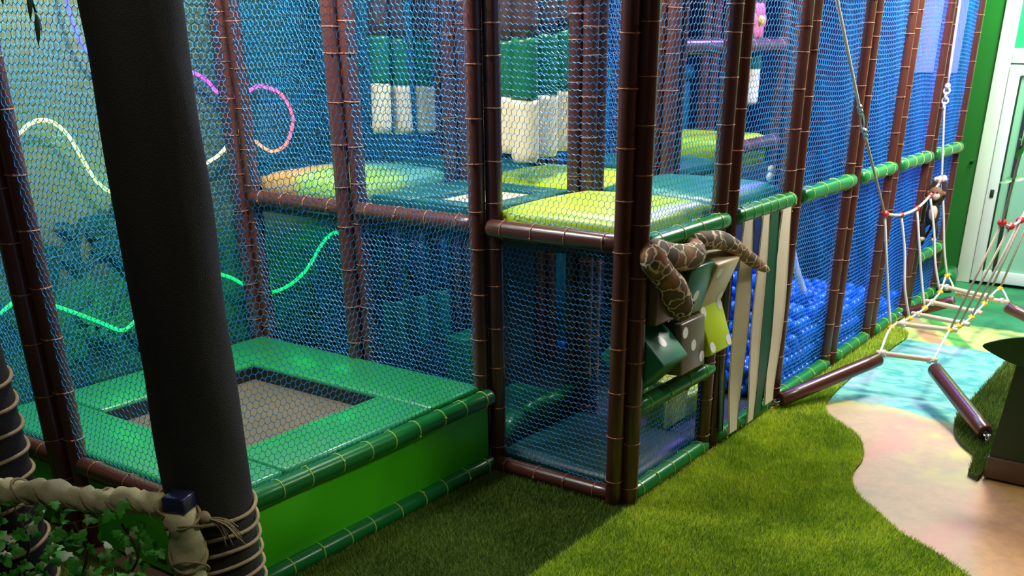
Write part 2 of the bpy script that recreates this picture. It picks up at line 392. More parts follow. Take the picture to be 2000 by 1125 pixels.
# end wall with the door opening
ew = MB()
ew.box((6.35, -0.03, 0.0), (6.5, 2.80, 3.30)); ew.box((6.35, -5.0, 0.0), (6.5, -1.55, 3.30)); ew.box((6.35, -1.55, 2.75), (6.5, -0.03, 3.30))
structure('wall_end', ew, M['greenpaint'])
# trim: bright green flat edge board on the end wall beside the frame
structure('trim_1', MB().box((5.70, 0.02, 0.0), (5.74, 0.30, 3.30)).box((6.31, 0.0, 1.10), (6.36, 0.03, 1.115)), M['greenpaint'])
dr = bpy.data.objects.new('door_1', None); COL.objects.link(dr); dr.location = (6.35, -0.8, 0); tag(dr, kind='structure')
fr = MB()
for a, b in (((-0.03, 0.64, 0), (0.07, 0.77, 2.75)), ((-0.03, -0.75, 0), (0.07, -0.62, 2.75)), ((-0.03, -0.62, 1.93), (0.07, 0.64, 2.05)), ((-0.03, -0.62, 2.66), (0.07, 0.64, 2.75))):
    fr.rbox(a, b, 0.008)
fr.build('door_frame', M['frame'], dr)
lf = MB()
for a, b in (((-0.05, 0.53, 0.03), (0.03, 0.635, 1.92)), ((-0.05, -0.615, 0.03), (0.03, -0.51, 1.92)), ((-0.05, -0.51, 0.03), (0.03, 0.53, 0.14)), ((-0.05, -0.51, 1.83), (0.03, 0.53, 1.92))):
    lf.rbox(a, b, 0.008)
leaf = lf.build('door_leaf', M['frame'], dr)
MB().box((-0.02, -0.51, 0.14), (-0.005, 0.53, 1.83)).build('glass_pane', M['frosted'], leaf)
MB().box((0.0, -0.62, 2.05), (0.02, 0.64, 2.66)).build('transom_pane', M['transom'], dr)
MB().box((-0.056, 0.42, 0.14), (-0.04, 0.45, 1.83)).box((-0.056, 0.52, 0.14), (-0.045, 0.535, 1.83)).build('gasket', M['gasket'], leaf)
MB().rbox((-0.062, 0.565, 0.80), (-0.045, 0.60, 0.87), 0.006).build('lock_cylinder', M['gasket'], leaf)

# turf pieces -------------------------------------------------------
def poly_mask(px, py, poly):
    inside = np.zeros(len(px), bool); n = len(poly); j = n-1
    for i in range(n):
        xi, yi = poly[i]; xj, yj = poly[j]
        with np.errstate(divide='ignore', invalid='ignore'):
            c = ((yi > py) != (yj > py)) & (px < (xj-xi)*(py-yi)/(yj-yi+1e-12)+xi)
        inside ^= c; j = i
    return inside
def in_view(P, m=90):
    q = np.stack([(P-np.array(CAM)) @ np.array(a) for a in (rt2, up2, fw)], 1)
    with np.errstate(divide='ignore', invalid='ignore'):
        X = 1054.9+1943.4*q[:, 0]/q[:, 2]; Y = 1020.4-1943.4*q[:, 1]/q[:, 2]
    return (q[:, 2] > 0.2) & (X > -m) & (X < 2000+m) & (Y > -m) & (Y < 1125+m)
def turf(name, poly, z, label, density, mat, hgt=0.022, near=None):
    base = MB(); n = len(poly)
    # smooth outline
    vs = [(x, y, 0.001) for x, y in poly]+[(x, y, z) for x, y in poly]
    base.add(vs, [tuple(range(n, 2*n))]+[(i, (i+1) % n, n+(i+1) % n, n+i) for i in range(n)], 0, False)
    root = base.build(name, M['turfbase']); tag(root, label, 'artificial grass')
    xs = [p[0] for p in poly]; ys = [p[1] for p in poly]
    area = (max(xs)-min(xs))*(max(ys)-min(ys)); N = int(area*density)
    px = rng.uniform(min(xs), max(xs), N); py = rng.uniform(min(ys), max(ys), N)
    k = poly_mask(px, py, poly); px, py = px[k], py[k]
    P = np.stack([px, py, np.zeros_like(px)], 1); k = in_view(P); px, py = px[k], py[k]; N = len(px)
    a = rng.uniform(0, 2*PI, N); ln = hgt*rng.uniform(0.7, 1.3, N); wd = rng.uniform(0.0014, 0.0024, N)
    la = rng.uniform(0, 2*PI, N); lean = rng.uniform(0.1, 0.9, N)*ln
    bx, by = np.cos(a)*wd, np.sin(a)*wd
    V = np.zeros((N, 3, 3)); V[:, 0] = np.stack([px-bx, py-by, np.full(N, z*0.8)], 1); V[:, 1] = np.stack([px+bx, py+by, np.full(N, z*0.8)], 1)
    V[:, 2] = np.stack([px+np.cos(la)*lean, py+np.sin(la)*lean, z+ln], 1)
    me = fast_mesh('turf_blades', V.reshape(-1, 3), np.arange(N*3), 3, mat)
    bl = link('turf_blades', me, root); bl['kind'] = 'stuff'
    return root
edge = [(-2.2,-4.2),(-0.9,-3.1),(-0.35,-2.35),(0.24,-1.614),(0.366,-1.459),(0.482,-1.261),(0.667,-1.078),(0.774,-0.964),(0.911,-0.877),(1.084,-0.825),(1.291,-0.804),(1.482,-0.74),(1.659,-0.635),(1.777,-0.499),(1.873,-0.399),(2.044,-0.309),(2.387,-0.263),(2.925,-0.239),(3.321,-0.259),(3.646,-0.253),(3.998,-0.254),(4.20,-0.17),(4.36,-0.06)]
edge = [(p.x, p.y) for p in smooth_path([(x, y, 0) for x, y in edge], 4)]
SEAM = -0.055
turf('turf_lawn', edge+[(4.3, SEAM), (-5.0, SEAM), (-5.0, -4.2)], 0.012, 'bright green artificial lawn curving along the painted path', 42000, M['turf'])
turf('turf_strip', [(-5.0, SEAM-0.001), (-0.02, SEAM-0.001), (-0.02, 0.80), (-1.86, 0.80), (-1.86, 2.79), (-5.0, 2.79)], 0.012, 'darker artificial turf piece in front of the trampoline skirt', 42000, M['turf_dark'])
re_ = [(1.36,-1.40),(1.40,-1.345),(1.451,-1.335),(1.56,-1.325),(1.66,-1.31),(1.726,-1.285),(1.848,-1.192),(2.041,-1.105),(2.334,-1.055),(2.694,-1.061),(3.284,-1.057),(3.704,-1.05),(4.0,-1.0),(4.15,-1.1)]
re_ = [(p.x, p.y) for p in smooth_path([(x, y, 0) for x, y in re_], 4)]
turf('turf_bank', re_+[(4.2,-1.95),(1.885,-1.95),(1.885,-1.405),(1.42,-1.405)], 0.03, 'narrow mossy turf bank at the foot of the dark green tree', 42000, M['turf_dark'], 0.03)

# ------------------------------------------------------------------ frame: padded posts and rails
PR = 0.042
def tie_mesh(mat, R=PR+0.0012):
    b = MB(); b.torus((0, 0, 0), R, 0.0028, 'z', 20, 5)
    b.rbox((R-0.002, -0.005, -0.004), (R+0.007, 0.005, 0.004), 0.001)
    return b.build('cable_tie', mat, data_only=True)
TIE_TAN = tie_mesh(M['tan_tie']); TIE_LIME = tie_mesh(M['lime_tie'])
def pole_mesh(L):
    b = MB(); n = 20
    prof = [(0.0, 0.030), (0.006, PR-0.003), (0.016, PR)]+[(L*i/10, PR) for i in range(1, 10)]+[(L-0.016, PR), (L-0.006, PR-0.003), (L, 0.030)]
    b.tube([(0, 0, z) for z, _ in prof], [r for _, r in prof], n)
    return b.build('foam_sleeve', M['brown'], data_only=True)
POLE = {}
def post(label, poles, z0=0.0, z1=2.95, step=0.215, seed=0, face=3.9):
    cx = sum(p[0] for p in poles)/len(poles); cy = sum(p[1] for p in poles)/len(poles)
    r = empty('padded_post', (cx, cy, z0), label, 'post', 'padded posts of the climbing frame')
    L = z1-z0
    if L not in POLE: POLE[L] = pole_mesh(L)
    rr = random.Random(seed*31+5)
    for i, (x, y) in enumerate(poles):
        p = link('foam_sleeve', POLE[L], r, (x-cx, y-cy, 0), (0, 0, rr.uniform(0, 6)))
        z = 0.10+rr.uniform(0, 0.05); k = 0
        while z < L-0.04:
            t = link('cable_tie', TIE_TAN, p, (0, 0, z), (rr.uniform(-0.04, 0.04), rr.uniform(-0.04, 0.04), face+rr.uniform(-0.5, 0.5)-p.rotation_euler.z))
            zz = z+z0
            z += step*rr.uniform(0.85, 1.12)*(0.62 if zz > 2.0 else 1.0); k += 1
    return r
D_ = 0.030
def diag(x, y): return [(x-D_, y+D_), (x+D_, y-D_)]
post('front corner post of brown foam tubes standing on the turf, nearest to the lens', [(-0.032, 0.032), (0.024, -0.025)], seed=1)
post('brown foam post between the trampoline and the netted cube', diag(0.035, 0.858), seed=2)
post('reddish brown post on the inner side of the trampoline, carrying the brown deck rails', diag(0.035, 1.772), seed=3)
post('reddish brown post in the back corner of the trampoline by the magenta light', diag(0.035, 2.63), seed=4)
post('brown post between the dotted cubes and the striped curtain', [(0.872, -0.005), (1.003, -0.005)], seed=5)
post('brown post at the far side of the striped curtain, first of the ball pit', [(1.768, -0.005), (1.898, -0.005)], seed=6)
post('brown ball pit post beside the leaning end of the near brown bridge pole', [(2.80, -0.005), (2.94, -0.005)], seed=7)
post('brown ball pit post left of the bridge rope with the carabiner', [(3.678, -0.005), (3.812, -0.005)], seed=8)
post('brown post at the far end of the ball pit behind the rope bridge', [(4.62, -0.005), (4.752, -0.005)], seed=9)
post('last brown post of the frame beside the green end wall', [(5.56, 0.0)], seed=10)
post('dark post at the open side of the trampoline beside the left rope coiled trunk', [(-1.825, 1.86), (-1.775, 1.79)], seed=11)
post('dark front corner post of the trampoline tucked behind the big palm trunk', [(-1.80, 0.985), (-1.765, 0.915)], seed=12)
post('outer back corner post of the trampoline against the mural', diag(-1.80, 2.63), seed=13)
def quad(x, y): return [(x-0.045, y-0.045), (x+0.045, y-0.045), (x+0.045, y+0.045), (x-0.045, y+0.045)]
post('cluster of brown tubes rising behind the lime mat in the netted cube', quad(0.955, 0.86), seed=14)
post('inner post behind the teal mat, between net and teal panel', quad(1.87, 0.86), seed=15)
post('inner post close to the two cream bags deep inside the frame', diag(2.85, 0.86), seed=16)
post('inner post half hidden by the near brown post, behind the beige inset mat', diag(0.94, 1.76), seed=17)
post('inner post behind the hanging three coloured bags', diag(1.88, 1.76), seed=18)
post('inner post in front of the teal panel with the flowers', diag(2.84, 1.76), seed=19)
post('rear post behind the first reddish post against the teal wall', diag(0.94, 2.66), seed=20)
post('rear post behind the three short cream bags', diag(1.88, 2.66), seed=21)
post('inner post beyond the ball pit partition', diag(3.75, 0.88), seed=22)

RAILM = {}
def rail(label, p0, p1, col, n_t, group):
    p0, p1 = Vector(p0), Vector(p1); d = p1-p0; L = d.length
    q = d.to_track_quat('Z', 'Y')
    b = MB(); prof = [(0.0, 0.012), (0.004, 0.028), (0.014, 0.040), (0.026, PR+0.002)]+[(L*i/8, PR+0.002) for i in range(1, 8)]+[(L-0.026, PR+0.002), (L-0.014, 0.040), (L-0.004, 0.028), (L, 0.012)]
    b.tube([(0, 0, z) for z, _ in prof], [r for _, r in prof], 20)
    o = b.build('padded_rail', M[col]); o.location = p0; o.rotation_euler = q.to_euler()
    tag(o, label, 'rail', group)
    me = TIE_TAN if col == 'brown' else TIE_LIME
    for i in range(n_t):
        z = L*(i+0.5)/n_t + random.uniform(-0.012, 0.012)
        t = link('cable_tie', me, o, (0, 0, z), (0, random.uniform(-0.05, 0.05), random.uniform(0, 6))); t.scale = (1.045, 1.045, 1.2)
    return o
GX = [(0.05, 0.90), (1.0, 1.79), (1.92, 2.83), (2.96, 3.70), (3.83, 4.64), (4.77, 5.55)]
ry = -0.012
where = ['below the dotted cubes', 'below the striped curtain', 'at the first ball pit opening', 'at the second ball pit opening, behind the bridge pole', 'at the third ball pit opening', 'at the last netted bay by the end wall']
wher2 = ['above the snake, with blue reflections', 'over the striped curtain', 'above the first ball pit opening', 'above the second ball pit opening', 'crossed by the bridge rope at the third opening', 'over the last netted bay by the end wall']
for i, (a, b) in enumerate(GX):
    rail('green padded rail on the ground '+where[i], (a, ry, 0.047), (b, ry, 0.047), 'greentube', 5 if i == 0 else 4, 'green padded rails')
    rail('green padded rail at deck height '+wher2[i], (a, ry-0.02, 1.289), (b, ry-0.02, 1.289), 'greentube', [4, 7, 4, 4, 4, 3][i], 'green padded rails')
rail('green padded rail at knee height under the dotted cubes', (0.05, ry, 0.502), (0.90, ry, 0.502), 'greentube', 4, 'green padded rails')
rail('green padded rail at knee height in the bay by the end wall', (4.77, ry, 0.45), (5.55, ry, 0.45), 'greentube', 3, 'green padded rails')
rail('green padded rail along the front edge of the trampoline', (-1.74, 0.82, 0.423), (0.0, 0.82, 0.423), 'greentube', 10, 'green padded rails')
rail('green padded rail on the turf under the trampoline skirt', (-1.74, 0.82, 0.047), (0.0, 0.82, 0.047), 'greentube', 10, 'green padded rails')
rail('glossy brown rail at deck height in front of the lime mat', (0.0, 0.82, 1.289), (0.0, 0.05, 1.289), 'brown', 4, 'brown padded rails')
rail('brown rail on the turf at the foot of the netted cube', (0.0, 0.81, 0.047), (0.0, 0.05, 0.047), 'brown', 4, 'brown padded rails')
rail('brown rail at deck height between the two middle posts over the trampoline', (0.03, 1.73, 1.289), (0.03, 0.92, 1.289), 'brown', 4, 'brown padded rails')
rail('brown rail at deck height under the sunset coloured mat', (0.03, 2.58, 1.289), (0.03, 1.83, 1.289), 'brown', 4, 'brown padded rails')
rail('brown rail along the open side of the trampoline, near half', (-1.80, 1.73, 0.423), (-1.80, 1.02, 0.423), 'brown', 3, 'brown padded rails')
rail('far brown rail along the open trampoline side, beside the rope coils', (-1.80, 2.58, 0.423), (-1.80, 1.90, 0.423), 'brown', 3, 'brown padded rails')
rail('brown overhead rail between inner posts above the teal panel', (1.93, 0.86, 2.08), (2.80, 0.86, 2.08), 'brown', 3, 'brown padded rails')
rail('brown overhead rail next to the pink flower', (2.90, 0.86, 2.08), (3.70, 0.88, 2.08), 'brown', 3, 'brown padded rails')
rail('brown rail at the edge of the raised pale step', (2.93, 0.86, 1.43), (3.70, 0.88, 1.43), 'brown', 3, 'brown padded rails')

rail('brown rail carrying the flower panel deck between rear inner posts', (2.86, 1.86, 1.20), (4.30, 1.86, 1.20), 'brown', 5, 'brown padded rails')
post('inner post at the far end of the teal flower panel', diag(4.34, 1.80), seed=23)
# ------------------------------------------------------------------ nets
NETS = {}
def net_mesh(W, H, cw=0.032, P=0.0275, r=0.0016, bulge=0.0, seed=0):
    key = (round(W, 2), round(H, 2), bulge, cw)
    if key in NETS: return NETS[key]
    g = np.random.default_rng(seed+3)
    nk = int(round(W/(cw/2))); nj = int(round(H/P)); dx = W/nk; dz = H/nj; a = 0.010
    k = np.arange(nk+1); j = np.arange(nj+1); K, J = np.meshgrid(k, j)
    X = K*dx + g.normal(0, 0.0012, K.shape); Z = J*dz + a*0.5*np.where((K+J) % 2 == 0, 1, -1) + g.normal(0, 0.0012, K.shape)
    Z += 0.010*np.sin(K*dx*7+seed)*np.sin(np.pi*J/nj)
    Y = bulge*np.sin(np.pi*K/nk)*np.sin(np.pi*np.clip(J/nj, 0, 1)) + 0.006*np.sin(K*dx*11+J*0.21)*np.sin(np.pi*K/nk)
    V = np.stack([X, Y, Z], -1).reshape(-1, 3); idx = (J*(nk+1)+K)
    e1 = np.stack([idx[:, :-1].ravel(), idx[:, 1:].ravel()], 1)
    m = ((K+J) % 2 == 0)[:-1, :]
    e2 = np.stack([idx[:-1, :][m], idx[1:, :][m]], 1)
    E = np.concatenate([e1, e2]); A = V[E[:, 0]]; B = V[E[:, 1]]
    d = B-A; d /= np.linalg.norm(d, axis=1, keepdims=True)
    n = np.array([0, 1.0, 0])-d*d[:, 1:2]; n /= np.linalg.norm(n, axis=1, keepdims=True); b = np.cross(d, n)
    rad = np.full((len(E), 1), r); rad[len(e1):] *= 0.85; A = A-d*r*0.6; B = B+d*r*0.6
    vs = []
    for t in range(3):
        an = 2*PI*t/3; o = (n*math.cos(an)+b*math.sin(an))*rad; vs += [A+o, B+o]
    VV = np.stack(vs, 1)  # E,6,3
    base = (np.arange(len(E))*6)[:, None]
    F = np.concatenate([base+np.array([[2*t, 2*t+1, (2*t+3) % 6, (2*t+2) % 6]]) for t in range(3)], 1).reshape(-1)
    me = fast_mesh('safety_net', VV.reshape(-1, 3), F, 4, M['net'])
    NETS[key] = me; return me
def net(label, p0, p1, z0, z1, bulge=0.0, cw=0.032):
    p0, p1 = Vector((*p0, 0)), Vector((*p1, 0)); d = p1-p0
    me = net_mesh(d.length, z1-z0, cw=cw, bulge=bulge, seed=len(NETS))
    o = link('safety_net', me, None, (p0.x, p0.y, z0), (0, 0, math.atan2(d.y, d.x)))
    return tag(o, label, 'net', 'blue safety nets of the climbing frame')
ZT = 2.92
net('blue net along the open side of the trampoline between dark post and palm trunk', (-1.80, 1.74), (-1.80, 1.03), 0.46, ZT, 0.0)
net('blue net at the far left edge behind the rope coiled trunk', (-1.80, 2.58), (-1.80, 1.91), 0.46, ZT)
net('wide blue net across the front of the trampoline', (-1.72, 0.845), (-0.045, 0.885), 0.46, ZT, -0.01)
net('wide blue net in front of the jungle mural at the back of the trampoline', (-1.74, 2.62), (-0.02, 2.62), 0.48, ZT, 0.0)
net('lower blue net above the trampoline pad in front of the dim hanging bags', (0.03, 0.92), (0.03, 1.72), 0.10, 1.25)
net('upper blue net in front of the beige inset mat', (0.03, 0.92), (0.03, 1.72), 1.33, ZT)
net('upper blue net in front of the sunset coloured mat', (0.03, 1.83), (0.03, 2.58), 1.33, ZT)
net('lower blue net in front of the green rope light below the deck', (0.03, 1.83), (0.03, 2.58), 0.10, 1.25)
net('lower blue net of the dark cube over the brown ground rail', (0.012, 0.07), (0.085, 0.79), 0.09, 1.25)
net('upper blue net of the cube in front of the lime mat and hanging bags', (0.012, 0.07), (0.085, 0.79), 1.33, ZT, 0.0)
net('small blue net under the dotted cubes', (0.07, 0.0), (0.84, 0.0), 0.09, 0.47)
net('upper blue net over the snake', (0.07, 0.0), (0.84, 0.0), 1.33, ZT, -0.02)
net('upper blue net over the striped curtain', (1.04, 0.0), (1.73, 0.0), 1.33, ZT, -0.02)
nm = ['of the first ball pit bay', 'of the second ball pit bay, behind the hanging rope', 'of the third ball pit bay, between the bridge ropes', 'of the last bay by the end wall']
for i, (a, b) in enumerate([(1.94, 2.76), (2.98, 3.64), (3.85, 4.58), (4.79, 5.52)]):
    net('lower blue net '+nm[i], (a, 0.0), (b, 0.0), 0.09, 1.25)
    net('upper blue net '+nm[i], (a, 0.0), (b, 0.0), 1.33, ZT, -0.015)
net('rear upper net behind the sunset coloured mat', (0.08, 2.66), (0.90, 2.66), 1.33, ZT)
net('rear upper net behind the three short cream bags', (0.98, 2.66), (1.84, 2.66), 1.33, ZT)
net('rear upper net behind the long bags', (1.92, 2.66), (2.80, 2.66), 1.33, ZT)
net('inner net between the inset mat and the hanging bags', (0.96, 1.0), (0.96, 1.72), 1.40, ZT)
net('inner net behind the teal mat', (1.88, 0.93), (1.88, 1.70), 1.40, ZT)
net('inner net in front of the teal flower panel', (1.92, 1.76), (2.80, 1.76), 1.36, ZT)
net('inner net under the deck behind the dim hanging bags', (0.10, 2.20), (0.95, 1.90), 0.02, 1.22)
net('inner net under the deck in the dark cube', (0.95, 0.10), (0.95, 0.80), 0.05, 1.22)

# ------------------------------------------------------------------ decks and mats
def deck(label, a, b):
    o = MB().rbox((a[0], a[1], 1.20), (b[0], b[1], 1.275), 0.006).build('platform_deck', M['deck']); tag(o, label, 'platform', 'deck boards')
def mat_mesh(W, D, H, dome, n=14):
    b = MB(); vs = []; fs = []
    for j in range(n+1):
        for i in range(n+1):
            u, v = i/n, j/n
            e = min(u, 1-u, v, 1-v)
            z = H-0.018*max(0, 1-e/0.06)**2*1.0 + dome*(math.sin(PI*u)*math.sin(PI*v))**0.8
            vs.append((W*(u-0.5), D*(v-0.5), z))
    for j in range(n):
        for i in range(n): a = j*(n+1)+i; fs.append((a, a+1, a+n+2, a+n+1))
    ring = [i for i in range(n+1)]+[(j*(n+1)+n) for j in range(1, n+1)]+[n*(n+1)+i for i in range(n-1, -1, -1)]+[j*(n+1) for j in range(n-1, 0, -1)]
    o = len(vs); L = len(ring)
    for f, z in ((1.012, (H-0.02)*0.55), (1.0, 0.0)):
        for k in ring: vs.append((vs[k][0]*f, vs[k][1]*f, z))
    for k in range(L):
        k2 = (k+1) % L
        fs.append((ring[k2], ring[k], o+k, o+k2)); fs.append((o+k2, o+k, o+L+k, o+L+k2))
    fs.append(tuple(o+L+k for k in range(L-1, -1, -1)))
    b.add(vs, fs, 0, True); return b
def mat_(label, a, b, mat, z=1.275, H=0.10, dome=0.035):
    o = mat_mesh(b[0]-a[0], b[1]-a[1], H, dome).build('floor_mat', M[mat]); o.location = ((a[0]+b[0])/2, (a[1]+b[1])/2, z)
    return tag(o, label, 'mat', 'padded floor mats on the decks')
deck('deck board carrying the lime mat over the dark cube', (0.06, 0.06), (0.93, 0.84))
deck('deck board carrying the sunken beige inset mat', (0.09, 0.88), (0.93, 1.72))
deck('deck board carrying the sunset coloured mat', (0.09, 1.76), (0.93, 2.62))
deck('deck board behind the striped curtain top', (0.96, 0.06), (1.84, 0.84))
deck('deck board under the lime mat at the hanging bags', (0.96, 0.88), (1.84, 1.72))
deck('deck board under the pale teal mat by the short bags', (0.96, 1.76), (1.84, 2.62))
deck('deck board under the far dark teal mat', (1.90, 0.90), (2.80, 1.72))
deck('deck board under the teal flower panel', (2.60, 1.86), (4.32, 2.30))
deck('deck board under the raised pale step', (2.88, 0.92), (3.72, 1.72))
mat_('bright lime domed mat in the upper storey of the cube', (0.08, 0.06), (0.90, 0.82), 'lime')
mat_('teal green mat beside the lime one above the striped curtain', (1.0, 0.06), (1.80, 0.82), 'teal')
mat_('lime domed mat beneath the hanging three coloured bags', (1.02, 0.93), (1.80, 1.68), 'lime')
mat_('pale teal mat beneath the short cream bags', (1.0, 1.82), (1.82, 2.58), 'teal', dome=0.05)
mat_('far dark teal mat in front of the flower panel', (1.95, 0.93), (2.78, 1.68), 'dteal')
mat_('pale green raised step mat deep inside the frame', (2.92, 0.95), (3.70, 1.68), 'lime', z=1.275, H=0.20, dome=0.0)
# sunset coloured mat (printed)
def sunset_mat():
    m, nt, b = new_mat('printed_mat_vinyl'); t = NT(nt); o = t.obj(); X, Y, Z = t.xyz(o); n = t.noise(o, 4, 3)
    f = t.math('ADD', Y, t.math('MULTIPLY', n, 0.25))
    c = t.mix(t.step(f, 0.10, 0.30), (0.34, 0.56, 0.06), (0.72, 0.36, 0.06))
    c = t.mix(t.step(t.math('ADD', X, t.math('MULTIPLY', n, 0.2)), -0.05, 0.25), c, (0.10, 0.34, 0.24))
    t.l.new(c, b.inputs['Base Color']); b.inputs['Roughness'].default_value = 0.35; return m
M['sunset'] = sunset_mat()
mat_('mat printed from orange to lime to teal in the back corner of the deck', (0.11, 1.82), (0.92, 2.58), 'sunset', H=0.14)
inset = empty('inset_mat', (0.51, 1.30, 1.275), 'sunken teal framed mat with a flat beige centre', 'mat', 'padded floor mats on the decks')
f = MB()
for a, b in (((-0.40, -0.40, 0), (0.40, -0.29, 0.09)), ((-0.40, 0.12, 0), (0.40, 0.40, 0.09)), ((-0.40, -0.29, 0), (-0.30, 0.12, 0.09)), ((0.28, -0.29, 0), (0.40, 0.12, 0.09))): f.rbox(a, b, 0.012)
f.build('frame_pad', M['dteal'], inset)
MB().rbox((-0.30, -0.29, 0.0), (0.28, 0.12, 0.06), 0.01).build('centre_pad', M['beige'], inset)

# ------------------------------------------------------------------ trampoline
tr = empty('trampoline', (-0.9, 1.72, 0), 'large square trampoline with green pads and a grey jumping bed', 'trampoline')
def lp(p): return (p[0]+0.9, p[1]-1.72, p[2])
def pad(a, b): return MB().rbox(lp((a[0], a[1], 0.395)), lp((b[0], b[1], 0.47)), 0.022, seg=3).build('edge_pad', M['pad'], tr)
pad((-0.425, 0.87), (-0.0, 2.60)); pad((-1.76, 0.87), (-1.39, 2.60)); pad((-1.388, 0.87), (-0.427, 1.225)); pad((-1.388, 2.19), (-0.427, 2.60))
MB().box(lp((-1.386, 1.229, 0.372)), lp((-0.429, 2.186, 0.378))).build('jumping_bed', M['bed'], tr)
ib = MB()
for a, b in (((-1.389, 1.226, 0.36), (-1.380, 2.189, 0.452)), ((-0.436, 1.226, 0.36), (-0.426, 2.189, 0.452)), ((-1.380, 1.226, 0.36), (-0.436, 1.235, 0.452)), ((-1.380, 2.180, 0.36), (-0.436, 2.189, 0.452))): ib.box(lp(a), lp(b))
ib.build('inner_shade_ring', M['gasket'], tr)  # black ring added for the shadow along the inner pad edges
fb = MB()
fb.box(lp((-1.76, 0.86, 0.02)), lp((-1.72, 2.6, 0.39))); fb.box(lp((-0.05, 0.9, 0.02)), lp((-0.01, 2.6, 0.39)))
fb.build('base_frame', M['navy'], tr)
def skirt_mesh(L, H):
    b = MB(); nx, nz = 40, 8; vs = []; fs = []
    for j in range(nz+1):
        for i in range(nx+1):
            u = L*i/nx; z = H*j/nz
            vs.append((u, -0.012*math.sin(u*5.5)*math.sin(PI*j/nz)-0.02*math.sin(PI*j/nz)*math.exp(-((u-0.30)/0.16)**2), z))
    for j in range(nz):
        for i in range(nx): a = j*(nx+1)+i; fs.append((a, a+1, a+nx+2, a+nx+1))
    n0 = len(vs); vs += [(x, y+0.006, z) for x, y, z in vs]; fs += [tuple(reversed([k+n0 for k in f])) for f in fs]
    return b.add(vs, fs)
s1 = skirt_mesh(1.72, 0.32).build('skirt', M['skirt'], tr); s1.location = lp((-1.74, 0.83, 0.08))
s2 = skirt_mesh(1.56, 0.36).build('skirt', M['skirt'], tr); s2.location = lp((-1.78, 2.56, 0.03)); s2.rotation_euler = (0, 0, -PI/2)

# ------------------------------------------------------------------ LED ropes on the back wall
def led_rope(label, pts, cols, n=14, y=2.722):
    P = smooth_path([(x, y, z) for x, z in pts], n); b = MB(); ns = 8
    b.tube(P, 0.010, ns); o = b.build('light_rope', M['led'])
    ca = o.data.color_attributes.new('led', 'FLOAT_COLOR', 'POINT')
    L = len(P); C = np.zeros((L*ns, 4)); C[:, 3] = 1
    ks = np.linspace(0, L-1, len(cols)); arr = np.array(cols)
    for i in range(L):
        C[i*ns:(i+1)*ns, :3] = [np.interp(i, ks, arr[:, c]) for c in range(3)]
    ca.data.foreach_set('color', C.ravel())
    return tag(o, label, 'rope light')
BL, VI, MA, RD, OR, YE, LI, GR = (0.10, 0.10, 1.0), (0.45, 0.06, 1.0), (0.95, 0.05, 0.65), (1.0, 0.06, 0.12), (1.0, 0.32, 0.10), (0.95, 0.85, 0.35), (0.45, 0.9, 0.22), (0.0, 0.75, 0.10)
led_rope('rainbow light rope snaking over the mural from blue through pink and orange to lime',
    [(-0.86, 2.75), (-0.84, 2.45), (-0.808, 2.146), (-0.71, 2.014), (-0.5, 1.95), (-0.28, 1.98), (-0.095, 1.931), (-0.004, 1.85), (0.117, 1.818), (0.216, 1.847), (0.315, 1.871), (0.465, 1.818), (0.536, 1.686), (0.466, 1.544), (0.338, 1.51), (0.218, 1.576), (0.10, 1.64), (-0.001, 1.551), (-0.102, 1.498), (-0.30, 1.44), (-0.52, 1.38), (-0.71, 1.374), (-0.845, 1.453), (-0.964, 1.697), (-1.084, 1.764), (-1.216, 1.702), (-1.4, 1.5), (-1.6, 1.35)],
    [BL, BL, BL, BL, VI, VI, (0.75, 0.05, 1), (0.85, 0.05, 1), (0.9, 0.05, 0.9), MA, MA, RD, RD, (1, 0.1, 0.1), OR, OR, (1, 0.55, 0.2), YE, YE, YE, LI, (0.3, 0.9, 0.25), LI, (0.7, 0.85, 0.25), (0.85, 0.8, 0.25), (0.85, 0.75, 0.25), YE, YE])
led_rope('green light rope zigzagging low across the mural behind the trampoline',
    [(-1.7, 0.80), (-1.456, 0.92), (-1.39, 0.95), (-1.30, 0.91), (-1.219, 0.881), (-1.05, 0.785), (-0.90, 0.69), (-0.871, 0.675), (-0.82, 0.678), (-0.711, 0.741), (-0.5, 0.86), (-0.3, 0.90), (-0.104, 0.834), (0.002, 0.769), (0.12, 0.70), (0.233, 0.678), (0.38, 0.70), (0.53, 0.772), (0.66, 0.89), (0.759, 0.955), (0.83, 0.96), (0.873, 0.918), (0.877, 0.86)],
    [GR]*6)

for k, (x, z, e, c) in enumerate([(-1.05, 1.70, 0.9, (0.5, 1, 0.12)), (-0.82, 1.45, 0.9, (0.35, 1, 0.12)), (-0.66, 1.37, 0.9, (0.15, 1, 0.15)), (-0.78, 2.10, 0.7, (0.1, 0.15, 1)), (0.40, 1.70, 0.5, (1, 0.1, 0.4)),
        (-1.0, 0.80, 0.5, (0.02, 1, 0.1)), (0.28, 0.72, 0.6, (0.02, 1, 0.1)), (0.65, 0.88, 0.9, (0.02, 1, 0.1))]):
    lamp('rope_glow', (x, 2.60, z), (x, 2.8, z), e, c, 0.09, kind='POINT')
